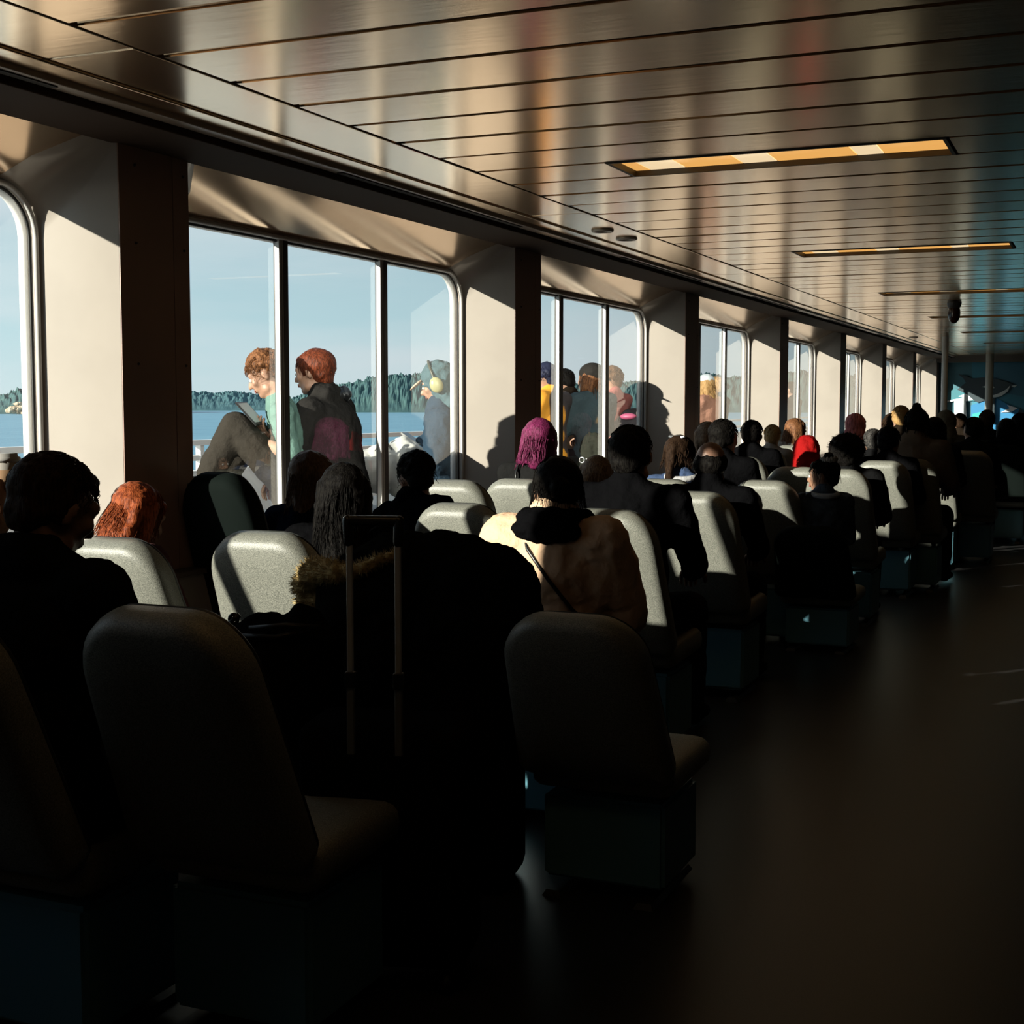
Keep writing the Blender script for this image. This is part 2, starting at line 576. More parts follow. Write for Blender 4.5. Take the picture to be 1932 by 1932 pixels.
# wooded islands on the horizon
def interp(tab, x):
    return float(np.interp(x, [a for a, _ in tab], [b for _, b in tab]))
from mathutils import noise as mn
def island(name, tab, dist, depth, color, color2, label):
    xs = np.arange(tab[0][0], tab[-1][0] + .1, 1.25)
    rows = [0, .02, .05, .09, .13, .17, .22, .27, .32, .37, .43, .49, .55, .62, .7, .85, 1.0]
    V = []; F = []
    for j, rj in enumerate(rows):
        for x in xs:
            y = interp(tab, x)
            v = cf + cr * ((x - 966) / FPX); v = Vector((v.x, v.y, 0)).normalized()
            dd = dist + depth * rj
            dcam = dd * v.dot(Vector((cf.x, cf.y, 0)).normalized())
            top = EYE.z + (763.7 - y) / FPX * dcam
            h = (top - SEA) * math.sin(min(1, rj / .7) * PI / 2) if rj < 1 else (top - SEA) * .85
            nz = mn.noise(Vector((x * .37 + j * 7.3, rj * 31, 3))) * (3.6 if rj > .52 else 1.3) + mn.noise(Vector((x * .11, rj * 9, 1))) * 4
            V.append((v.x * dd, v.y * dd, SEA - 1 + h + (nz if rj > 0 else 0) * min(1, h / 25)))
    n = len(xs)
    for j in range(len(rows) - 1):
        for i in range(n - 1):
            F.append((j * n + i, j * n + i + 1, (j + 1) * n + i + 1, (j + 1) * n + i))
    m = mat(name + '_forest', color, .95, color2=color2, nscale=.035, ramp=(.35, .65), spec=.05, detail=8, stretch=(1, 1, 2))  # bluish haze of distance is mixed into the forest colours
    o = MB().add(V, F).build(name, m)
    tag(o, label, kind='structure')
    return o
island('hills', [(-420, 768), (-200, 758), (-60, 752), (20, 751), (120, 748), (250, 744), (370, 738), (410, 741), (440, 737), (480, 742), (515, 747), (560, 752), (640, 758), (700, 764)], 2300, 700, (.06, .13, .15), (.085, .165, .175), 'low wooded shore across the water')
island('hill', [(520, 764), (560, 748), (600, 736), (640, 727), (700, 713), (745, 706), (800, 706), (850, 712), (900, 722), (960, 735), (1000, 742), (1040, 736), (1070, 727), (1100, 722), (1160, 722), (1200, 718), (1260, 708), (1320, 704), (1345, 706), (1370, 712), (1440, 708), (1500, 700), (1560, 705), (1700, 715), (1900, 730), (2300, 745)], 1700, 500, (.050, .105, .112), (.070, .135, .130), 'dark green wooded island across the water')
island('hill', [(-160, 764), (-60, 752), (0, 748), (22, 742), (40, 734), (66, 727), (100, 722), (200, 722), (300, 740), (340, 758), (356, 770)], 1500, 400, (.045, .085, .055), (.08, .13, .08), 'near wooded headland with rocky foot at far left')
rk = MB()
for i in range(26):
    p = EYE + Vector(((cf + cr * ((random.uniform(8, 60) - 966) / FPX)).x, (cf + cr * ((random.uniform(8, 60) - 966) / FPX)).y, 0)) * 1480
    x = 20 + 46 * random.random()
    v = cf + cr * ((x - 966) / FPX); v = Vector((v.x, v.y, 0)).normalized()
    hgt = 9 * math.exp(-((x - 40) / 16) ** 2) + 2
    rk.ell(v * 1485 + Vector((0, 0, SEA + random.uniform(0, hgt))), (random.uniform(2, 6), 4, random.uniform(1.2, 3)), nu=7, nv=5)
o = rk.build('shore_rocks', mat('shore_rock', (.42, .34, .24), .9, noise=.3, nscale=.3)); tag(o, 'pale rocks at the foot of the headland', kind='stuff'); o['category'] = 'rocks'

# ================================================================= ceiling fixtures
warm = mat('amber_reflection_lens', (.55, .30, .08), .18, noise=.15, nscale=9, emit=(1, .50, .13), estr=.80)
creamlens = mat('cream_reflection_lens', (.6, .52, .38), .18, noise=.1, nscale=9, emit=(1, .76, .45), estr=.85)
for i in range(-2, 7):
    y = LY0 + BAY * i
    f = empty('ceiling_light', (LX0, y, ZC))
    w_ = LX1 - LX0; h = PITCH / 2 - .012
    words = {-2: 'long recessed ceiling light behind the viewer', -1: 'long recessed ceiling light just above the viewer', 0: 'long recessed ceiling light with reflected bands painted on its lens, largest in view', 1: 'second recessed ceiling light along the saloon, thin amber strip', 2: 'third recessed ceiling light along the saloon', 3: 'fourth recessed ceiling light along the saloon', 4: 'fifth recessed ceiling light along the saloon', 5: 'sixth recessed ceiling light along the saloon', 6: 'farthest recessed ceiling light near the far wall'}
    tag(f, words[i], 'ceiling light', 'recessed ceiling lights')
    mb = MB()
    mb.box((0, -h - .012, -.004), (w_, -h, .06)); mb.box((0, h, -.004), (w_, h + .012, .06))
    mb.box((0, -h, -.004), (.014, h, .06)); mb.box((w_ - .014, -h, -.004), (w_, h, .06))
    mb.build('light_frame', mat('lamp_frame_metal', (.05, .04, .03), .5, metal=.3), f)
    cuts = [0, .05, .17, .36, .47, .72, .80, 1.0]  # amber and cream stretches paint reflected window bands onto the lens
    for q, (c0_, c1_) in enumerate(zip(cuts[:-1], cuts[1:])):
        MB().box((.014 + (w_ - .028) * c0_ + .002, -h, .020), (.014 + (w_ - .028) * c1_ - .002, h, .032)).build('lens_reflection', warm if q % 2 == 0 else creamlens, f)
def downlight(x, y, label):
    f = empty('downlight', (x, y, ZC - .003))
    tag(f, label, 'ceiling spotlight')
    ring = [(.055 * math.cos(a), .055 * math.sin(a), -.004) for a in [2 * PI * k / 20 for k in range(20)]]
    MB().tube(ring, .010, 6, True).build('rim', mat('brass_rim', (.6, .52, .42), .35, metal=.3), f, True)
    MB().ell((0, 0, -.001), (.045, .045, .004), nu=16, nv=6).build('lamp_glass', mat('lamp_recess', (.28, .23, .18), .25), f, True)
downlight(-2.68, 7.45, 'round ceiling spotlight on the edge strip, nearer of the two together')
downlight(-2.68, 7.87, 'round ceiling spotlight on the edge strip, farther of the two together')
downlight(-2.70, 20.9, 'small dark ceiling spotlight far down the edge strip')
g = empty('dome_camera', (-1.45, 14.15, ZC)); tag(g, 'small dark teardrop fitting hanging from the ceiling beyond the third light', 'ceiling fitting')
MB().cap((0, 0, -.005), (0, 0, .0), .07, .07, 16).build('mount', M_dark, g, True)
MB().ell((0, 0, -.10), (.06, .06, .10), nu=14, nv=10).build('dome', mat('amber_black_dome', (.05, .015, .01), .2), g, True)

# ================================================================= far end: mural partition
def poly_panel(name, pts, d0, z_off, m, parent):
    """flat cut-out mural shape on the far wall plane; pts are pixels of the 1932 frame projected once on that plane"""
    Y = YEND - .02 - z_off
    vs_ = []
    for (x, y) in pts:
        v = cf + cr * ((x - 966) / FPX) - cu * ((y - 966) / FPX)
        p = EYE + v * (Y / v.y)
        vs_.append((p.x, p.y, p.z))
    n = len(vs_)
    mb = MB()
    mb.add(vs_ + [(a, b + .012, c) for a, b, c in vs_], [tuple(range(n)), tuple(reversed(range(n, 2 * n)))] + [(i, (i + 1) % n, n + (i + 1) % n, n + i) for i in range(n)])
    return mb.build(name, m, parent)
mu_ = empty('wall_mural', (0, 0, 0))
tag(mu_, 'blue sea mural with a black and white orca leaping, on the far wall', 'mural')
poly_panel('sea_backdrop', [(1834, 682), (1990, 682), (1990, 815), (1834, 815)], 0, 0, mat('mural_teal', (.02, .13, .19), .5, color2=(.03, .20, .28), nscale=.8), mu_)
poly_panel('sky_panel', [(1866, 684), (1990, 684), (1990, 760), (1866, 735)], 0, .015, mat('mural_deep_teal', (.015, .09, .14), .5), mu_)
poly_panel('wave', [(1832, 765), (1852, 757), (1882, 752), (1906, 765), (1932, 775), (1990, 790), (1990, 815), (1832, 815)], 0, .03, mat('mural_blue', (.01, .17, .36), .5), mu_)
poly_panel('wave', [(1779, 745), (1802, 733), (1822, 742), (1834, 748), (1840, 757), (1800, 757), (1779, 760)], 0, .03, mat('mural_mid_teal', (.03, .17, .21), .5), mu_)
poly_panel('white_foam', [(1808, 748), (1822, 742), (1838, 748), (1840, 754), (1822, 757), (1826, 815), (1800, 815), (1800, 757), (1779, 760), (1781, 757), (1818, 750)], 0, .045, mat('mural_white', (.62, .66, .68), .5), mu_)
poly_panel('orca_body', [(1808, 706), (1820, 708), (1834, 714), (1855, 712), (1880, 715), (1900, 720), (1914, 727), (1906, 733), (1895, 742), (1878, 748), (1868, 752), (1845, 760), (1838, 756), (1826, 745), (1806, 735), (1822, 722), (1818, 714)], 0, .06, mat('mural_black', (.012, .03, .04), .5), mu_)
poly_panel('orca_belly', [(1866, 748), (1885, 742), (1898, 735), (1906, 727), (1901, 739), (1888, 748), (1876, 750)], 0, .075, mat('mural_grey_white', (.35, .40, .40), .5), mu_)
poly_panel('orca_eye_patch', [(1853, 730), (1862, 726), (1874, 728), (1876, 732), (1866, 734)], 0, .075, mat('mural_grey_white', (.35, .40, .40), .5), mu_)
poly_panel('orca_nose_mark', [(1908, 728), (1920, 726), (1914, 731)], 0, .075, mat('mural_grey_white', (.35, .40, .40), .5), mu_)
poly_panel('cyan_patch', [(1834, 781), (1850, 777), (1856, 790), (1836, 792)], 0, .075, mat('mural_cyan', (.02, .36, .36), .5), mu_)
poly_panel('white_gull', [(1888, 778), (1905, 770), (1900, 764), (1920, 770), (1908, 777)], 0, .075, mat('mural_white', (.62, .66, .68), .5), mu_)
poly_panel('dark_wave', [(1872, 752), (1877, 750), (1877, 800), (1872, 800)], 0, .075, mat('mural_black', (.012, .03, .04), .5), mu_)
poly_panel('dark_fin', [(1925, 770), (1932, 778), (1960, 800), (1905, 790), (1918, 783)], 0, .09, mat('mural_black', (.012, .03, .04), .5), mu_)
def pole(x, Y, w_, label, m):
    v = cf + cr * ((x - 966) / FPX); p = EYE + v * (Y / v.y)
    o = empty('stanchion', (p.x, p.y, 0)); tag(o, label, 'pole')
    MB().cap((0, 0, .02), (0, 0, ZC - .01), w_, w_, 12).build('pole', m, o, True)
    MB().ell((0, 0, .01), (w_ * 1.8, w_ * 1.8, .012), nu=14, nv=6).build('floor_collar', M_steel, o, True)
pole(1860, 28.5, .075, 'grey floor to ceiling pole in front of the orca mural', mat('pale_pole', (.25, .25, .22), .4))
pole(1776, 21.0, .045, 'slim bright steel pole beside the last windows', mat('white_pole', (.55, .54, .50), .3))
o = MB().box((-3.3, 0, ZC - .14), (3.0, .25, ZC)).build('header_beam', mat('dim_beam', (.07, .06, .05), .5)); o.location = (0, YEND - .5, 0)
o.name = 'trim_3'; tag(o, kind='structure')

# ================================================================= chairs
def pillow(w_, h_, t, rt, rb, n=6, dome=.3, taper=1.0):
    """upholstered slab in the XZ plane, centred on x, rising from z=0; rounded outline, domed faces"""
    mb = MB()
    prof = [(0.0, .0), (.004, .28), (.016, .42), (.036, .5)]
    loops = []
    def outline(inset):
        pts = []
        for x, z in rrect(-w_ / 2 + inset, w_ / 2 - inset, inset, h_ - inset, max(.01, rt - inset), max(.008, rb - inset), n):
            k = 1 - (1 - taper) * (z / h_)
            pts.append((x * k, z))
        return pts
    for sgn in (-1, 1):
        seq = prof if sgn == 1 else prof[:0:-1]
        for ins, dep in seq:
            loops.append([(x, sgn * dep * t, z) for x, z in outline(ins)])
    L = len(loops[0])
    V = [p for lo in loops for p in lo]
    F = []
    for a in range(len(loops) - 1):
        for i in range(L):
            j = (i + 1) % L
            F.append((a * L + i, (a + 1) * L + i, (a + 1) * L + j, a * L + j))
    # caps: ring of mid points then centre, domed
    for li, sgn in ((0, -1), (len(loops) - 1, 1)):
        base = li * L
        c1 = len(V)
        for x, y, z in loops[li]:
            V.append((x * .62, y + sgn * dome * t * .16, h_ / 2 + (z - h_ / 2) * .62))
        c2 = len(V)
        V.append((0, sgn * (.5 + dome * .24) * t, h_ / 2))
        for i in range(L):
            j = (i + 1) % L
            q = (base + i, base + j, c1 + j, c1 + i)
            tr_ = (c1 + i, c1 + j, c2)
            if sgn == 1:
                F.append(q[::-1]); F.append(tr_[::-1])
            else:
                F.append(q); F.append(tr_)
    mb.add(V, F)
    return mb
RECL = R(22)
_b = pillow(.47, .625, .10, .15, .05, 8, .35, .84)
back_me = _b.mesh('backrest'); back_me.materials.append(M_vinyl)
back_me.polygons.foreach_set('use_smooth', [True] * len(back_me.polygons))
bmx = bmesh.new(); bmx.from_mesh(back_me); bmesh.ops.recalc_face_normals(bmx, faces=bmx.faces[:]); bmx.to_mesh(back_me); bmx.free()
back_mw = Matrix.Translation((0, -.19, .44)) @ Matrix.Rotation(RECL, 4, 'X')
pipe_me = MB().tube([(x * (1 - .16 * (z / .625)), .040, z) for x, z in rrect(-.222, .222, .010, .612, .14, .045, 8)], .0055, 6, True).mesh('piping')
pipe_me.materials.append(M_shell)
_s = pillow(.44, .46, .10, .07, .05, 5, .3)
seat_me = _s.mesh('seat'); seat_me.materials.append(M_vinyl); seat_me.polygons.foreach_set('use_smooth', [True] * len(seat_me.polygons))
bmx = bmesh.new(); bmx.from_mesh(seat_me); bmesh.ops.recalc_face_normals(bmx, faces=bmx.faces[:]); bmx.to_mesh(seat_me); bmx.free()
seat_mw = Matrix.Translation((0, -.19, .42)) @ Matrix.Rotation(R(-88), 4, 'X') @ Matrix.Rotation(PI, 4, 'Z')
shell_mb = MB(); shell_mb.box((-.19, -.012, .02), (.19, .012, .30))
shell_me = shell_mb.mesh('back_shell'); shell_me.materials.append(M_shell)
bmx = bmesh.new(); bmx.from_mesh(shell_me); bmesh.ops.bevel(bmx, geom=bmx.edges[:], offset=.01, segments=2, affect='EDGES'); bmx.to_mesh(shell_me); bmx.free()
leg_me = MB().cap((0, 0, .012), (0, 0, .36), .018, .018, 8).add([(-.03, -.2, 0), (.03, -.2, 0), (.03, .2, 0), (-.03, .2, 0), (-.02, -.19, .02), (.02, -.19, .02), (.02, .19, .02), (-.02, .19, .02)], [(0, 3, 2, 1), (4, 5, 6, 7), (0, 1, 5, 4), (1, 2, 6, 5), (2, 3, 7, 6), (3, 0, 4, 7)]).mesh('leg'); leg_me.materials.append(M_shell)
box_me = MB().box((-.185, -.17, .05), (.185, .17, .345)).mesh('storage_box'); box_me.materials.append(M_bluebox)
bmx = bmesh.new(); bmx.from_mesh(box_me); bmesh.ops.bevel(bmx, geom=bmx.edges[:], offset=.012, segments=2, affect='EDGES'); bmx.to_mesh(box_me); bmx.free()
arm_mb = MB(); arm_mb.cap((0, -.17, .635), (0, .14, .655), .022, .022, 8); arm_mb.cap((0, -.17, .44), (0, -.17, .635), .014, .014, 8); arm_mb.cap((0, .13, .42), (0, .13, .65), .014, .014, 8)
arm_me = arm_mb.mesh('armrest'); arm_me.materials.append(M_shell); arm_me.polygons.foreach_set('use_smooth', [True] * len(arm_me.polygons))
back_shade = back_me.copy(); back_shade.materials.clear(); back_shade.materials.append(mat('shade_green_vinyl', (.006, .009, .008), .8, spec=.03))  # near-black copy of the backrest, shade painted into its vinyl colour
GROUPC = 'grey passenger seats facing away in rows'
def chair(x, y, label, dz=0, rz=0, parts=True, arms=False, green=False):
    c = empty('passenger_seat', (x, y, 0), rz)
    tag(c, label, 'seat', GROUPC)
    if dz:
        c.scale = (1, 1, 1 + dz / 1.02)
    b_ = link('backrest', back_shade if green else back_me, None, c, mw=back_mw)
    if parts:
        link('piping', pipe_me, None, b_)
    link('seat', seat_me, None, c, mw=seat_mw)
    for sx in (-.14, .14):
        link('leg', leg_me, None, c).location = (sx, 0, 0)
    link('storage_box', box_me, None, c, mw=Matrix.Translation((0, .02, 0)))
    if arms:
        for sx in (-.235, .235):
            link('armrest', arm_me, None, c).location = (sx, 0, 0)
    return c
def chair_at(px, py, label, top=1.015, **k):
    """seat whose back's top middle stands at this pixel"""
    v = cf + cr * ((px - 966) / FPX) - cu * ((py - 966) / FPX)
    p = EYE + v * ((top - EYE.z) / v.z)
    return chair(p.x, p.y + .42, label, dz=top - 1.015, **k)

# ================================================================= people
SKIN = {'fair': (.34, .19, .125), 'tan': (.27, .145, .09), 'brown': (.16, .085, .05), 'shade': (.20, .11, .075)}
def skin(k):
    return mat('skin_' + k, SKIN[k], .5, bump=.08, bscale=120, noise=.08, nscale=25)
def cloth(name, c, rough=.85, bump=.8, bscale=11, **k):
    return mat('cloth_' + name, c, rough, bump=bump, bscale=bscale, spec=(0 if max(c) < .02 else .06), bdist=.03, **k)
def hairm(name, c, c2=None):
    return mat('hair_' + name, c, .42, color2=c2 or tuple(x * 1.8 for x in c), nscale=60, stretch=(3, 3, .5), bump=.4, bscale=90, spec=(.02 if max(c) < .02 else .10))
JC = cloth('black', (.0035, .0035, .004)); J_char = cloth('charcoal', (.007, .007, .0075)); J_navy = cloth('navy', (.006, .009, .017))
J_brown = cloth('dark_brown', (.014, .010, .007)); TR = cloth('dark_trousers', (.014, .014, .016)); SH = cloth('dark_shoe', (.01, .01, .01), .5)
H_black = hairm('black', (.0035, .003, .003), (.010, .009, .008)); H_dark = hairm('dark_brown', (.016, .009, .006), (.035, .02, .012))
H_brown = hairm('brown', (.07, .035, .018), (.14, .075, .04)); H_red = hairm('copper', (.13, .026, .009), (.32, .075, .022))
H_blond = hairm('blond', (.30, .17, .06), (.45, .28, .12)); H_ginger = hairm('ginger_brown', (.075, .030, .013), (.22, .095, .04))
H_grey = hairm('grey_black', (.02, .02, .02), (.07, .065, .06))
def xf(mb, M):
    mb.v = [tuple(M @ Vector(p)) for p in mb.v]
    return mb
def head_prims(mb, M, k=1.0):
    h = MB()
    h.ell((0, -.014, .022), (.073, .090, .083))
    h.ell((0, .022, -.030), (.058, .066, .080))
    h.cap((-.038, .02, -.075), (0, .062, -.093), .030, .022)
    h.cap((.038, .02, -.075), (0, .062, -.093), .030, .022)
    h.cap((0, .082, .012), (0, .103, -.028), .008, .014)
    h.cap((-.045, .066, .022), (.045, .066, .022), .017, .017)
    h.cap((-.020, .078, -.058), (.020, .078, -.058), .011, .011)
    h.ell((-.040, .062, -.02), (.024, .02, .022)); h.ell((.040, .062, -.02), (.024, .02, .022))
    for sx in (-1, 1):
        h.ell((sx * .077, -.008, -.012), (.009, .020, .032), Matrix.Rotation(sx * R(-20), 3, 'Z') @ Matrix.Rotation(R(-8), 3, 'X'))
    xf(h, M)
    mb.add(h.v, h.f)
def hand(mb, W, d, nrm, side, curl=.5, s=1, n=7):
    d = Vector(d).normalized(); nrm = Vector(nrm); nrm = (nrm - d * nrm.dot(d)).normalized()
    w_ = d.cross(nrm) * side
    W = Vector(W)
    rot = Matrix((w_, d, nrm)).transposed()
    mb.ell(W + d * .045 * s, (.040 * s, .052 * s, .015 * s), rot, 10, 8)
    mb.cap(W - d * .02 * s, W + d * .03 * s, .026 * s, .026 * s, 10, .7)
    for off, L, r in ((-.030, .058, .0085), (-.010, .072, .009), (.010, .078, .009), (.029, .068, .009)):
        p = W + d * .080 * s + w_ * off * s
        a = curl * .5
        for q, f in ((.45, 0), (.32, 1), (.23, 2)):
            dv = d * math.cos(a) + nrm * math.sin(a)
            p2 = p + dv * (L * q * s)
            mb.cap(p, p2, r * s * (1 - .08 * f), r * s * (.94 - .08 * f), n)
            p = p2; a += curl
    p = W + d * .022 * s + w_ * .032 * s
    p2 = p + (d * .55 + w_ * .65 + nrm * .35).normalized() * .040 * s
    p3 = p2 + (d * .85 + w_ * .15 + nrm * .5).normalized() * .032 * s
    mb.cap(p, p2, .013 * s, .0105 * s, n); mb.cap(p2, p3, .0105 * s, .009 * s, n)
def strands(M, n, L, r=.0022, front=.04, spread=1.0, wav=.006, hang=0, rad=(.082, .098, .094), cz=.022, azr=(0, 2 * PI), seed=1):
    rnd = random.Random(seed)
    mb = MB()
    for i in range(n):
        th = rnd.uniform(*azr)
        u0 = rnd.uniform(.02, 1.2)
        pts = []
        ph = u0
        dx, dy = math.sin(th), math.cos(th)
        facing = dy > .62
        zlim = front if facing else -.03
        down = 0
        sw = rnd.uniform(-.35, .35)
        p = None
        tot = rnd.uniform(.75, 1.05) * L
        step = tot / 8
        k1 = rnd.uniform(0, 6)
        e = 1 + rnd.uniform(0, .05)
        for j in range(9):
            if ph < PI / 2 + .15 and not (p is not None and p.z < zlim):
                t2 = th + sw * (ph - u0)
                p = Vector((rad[0] * e * math.sin(ph) * math.sin(t2), -.014 + rad[1] * e * math.sin(ph) * math.cos(t2), cz + rad[2] * e * math.cos(ph)))
                ph += step / .09
            else:
                if facing:
                    break
                p = p + Vector((dx * .15, dy * .15 - .02, -1)).normalized() * step * 1.0
            pts.append(p + Vector((math.sin(j * 1.3 + k1), math.cos(j * 1.1 + k1), 0)) * wav)
        if len(pts) > 2:
            mb.tube(pts, r, 3, r2=r * .5)
    return xf(mb, M)
def make_hair(kind, M, m, parent, vox, seed=1, n=160, fine=True):
    h = MB()
    disp = [(.012, .025)]
    cranium = lambda g=0: (h.ell((0, -.030, .032), (.081 + g, .090 + g, .082 + g)), h.ell((0, -.058, -.022), (.066 + g, .048 + g, .058)))
    if kind == 'short':
        cranium(); h.ell((-.066, -.02, .0), (.018, .035, .045)); h.ell((.066, -.02, .0), (.018, .035, .045)); h.ell((0, .03, .078), (.06, .05, .026))
    elif kind == 'bald':
        h.ell((0, -.042, -.012), (.082, .072, .068)); h.ell((-.066, -.01, .002), (.018, .045, .045)); h.ell((.066, -.01, .002), (.018, .045, .045))
    elif kind in ('long', 'straight'):
        cranium(.006)
        h.cap((0, -.075, .0), (0, -.10, -.24), .085, .07, 14, .5)
        for sx in (-1, 1):
            h.cap((sx * .072, -.02, .03), (sx * .085, -.045, -.17), .032, .03)
    elif kind == 'bob':
        cranium(.008)
        for sx in (-1, 1):
            h.cap((sx * .070, .0, .04), (sx * .080, .01, -.10), .030, .028)
            h.cap((sx * .060, -.05, .03), (sx * .072, -.05, -.12), .036, .032)
        h.cap((0, -.08, .02), (0, -.085, -.12), .06, .055, 12, .6)
        h.ell((0, .045, .062), (.062, .045, .03))
    elif kind == 'curly':
        rnd = random.Random(seed)
        cranium(-.002)
        for i in range(150):
            th = rnd.uniform(0, 2 * PI); ph = rnd.uniform(0, 1.75)
            if math.cos(th) > .5 and ph > 1.05: continue
            c = Vector((.083 * math.sin(ph) * math.sin(th), -.018 + .095 * math.sin(ph) * math.cos(th), .035 + .088 * math.cos(ph)))
            h.ell(c, (rnd.uniform(.010, .018),) * 3, nu=7, nv=5)
        disp = [(.014, .012)]
    elif kind == 'afro':
        h.ell((0, -.035, .035), (.125, .125, .108)); h.ell((0, -.06, -.04), (.10, .07, .07))
        disp = [(.03, .03)]
    elif kind == 'bun':
        cranium(.003); h.ell((0, -.045, .125), (.038, .038, .034)); h.ell((0, .03, .072), (.062, .05, .03))
    elif kind == 'updo':
        cranium(.012); h.ell((0, -.078, .030), (.078, .062, .078)); h.ell((0, .028, .070), (.066, .055, .034)); h.ell((0, -.075, -.05), (.05, .035, .05))
    elif kind == 'lowbun':
        cranium(.004); h.ell((0, -.125, .0), (.04, .035, .04)); h.ell((0, .02, .078), (.064, .05, .028))
    elif kind == 'pony':
        cranium(.004); h.ell((0, .02, .078), (.062, .05, .028)); h.cap((0, -.11, .04), (0, -.13, -.16), .035, .022)
    xf(h, M)
    me = fuse(h, vox, 2, disp)
    if fine and n:
        L = {'updo': .10, 'short': .055, 'bald': .04, 'long': .34, 'straight': .34, 'bob': .24, 'curly': .10, 'afro': .10, 'bun': .15, 'lowbun': .16, 'pony': .16}[kind]
        st = strands(M, n, L, r=max(.0014, vox * .22), wav=.004 if kind not in ('curly', 'afro') else .012, seed=seed) if kind not in ('bald', 'afro') else MB()
        if kind == 'afro':
            st = MB(); rnd = random.Random(seed)
            for i in range(n * 2):
                v = Vector((rnd.gauss(0, 1), rnd.gauss(0, 1), rnd.gauss(.3, 1))).normalized()
                p = Vector((v.x * .122, v.y * .122 - .035, v.z * .105 + .035))
                st.tube([p * .97, p + v * .006 + Vector((.004, 0, .002)), p + v * rnd.uniform(.008, .02)], .002, 3, r2=.001)
            xf(st, M)
        append(me, st)
    return link('hair', me, m, parent)
def seated_joints(lean=0, side=0, arms='lap', neck=0, wide=1.0):
    J = dict(P=(0, -.02, .55), C=(0, -.06, .88), N=(0, -.07, 1.05), H=(0, -.035, 1.175),
             SL=(-.165 * wide, -.07, 1.0), SR=(.165 * wide, -.07, 1.0))
    J = {k: Vector(v) for k, v in J.items()}
    Rm = Matrix.Rotation(-lean, 3, 'X') @ Matrix.Rotation(side, 3, 'Y')
    P = J['P'].copy()
    for k in ('C', 'N', 'H', 'SL', 'SR'):
        J[k] = P + Rm @ (J[k] - P)
    sx = {'L': -1, 'R': 1}
    for q in 'LR':
        S = J['S' + q]
        J['E' + q] = S + Vector((sx[q] * .055, .10, -.255))
        J['W' + q] = J['E' + q] + Vector((-sx[q] * .08, .21, -.05))
        if arms == 'up' or arms == 'phone':
            J['W' + q] = J['E' + q] + Vector((-sx[q] * .10, .17, .11))
        J['K' + q] = Vector((sx[q] * .12, .43, .52)); J['A' + q] = Vector((sx[q] * .12, .45, .10))
    return J
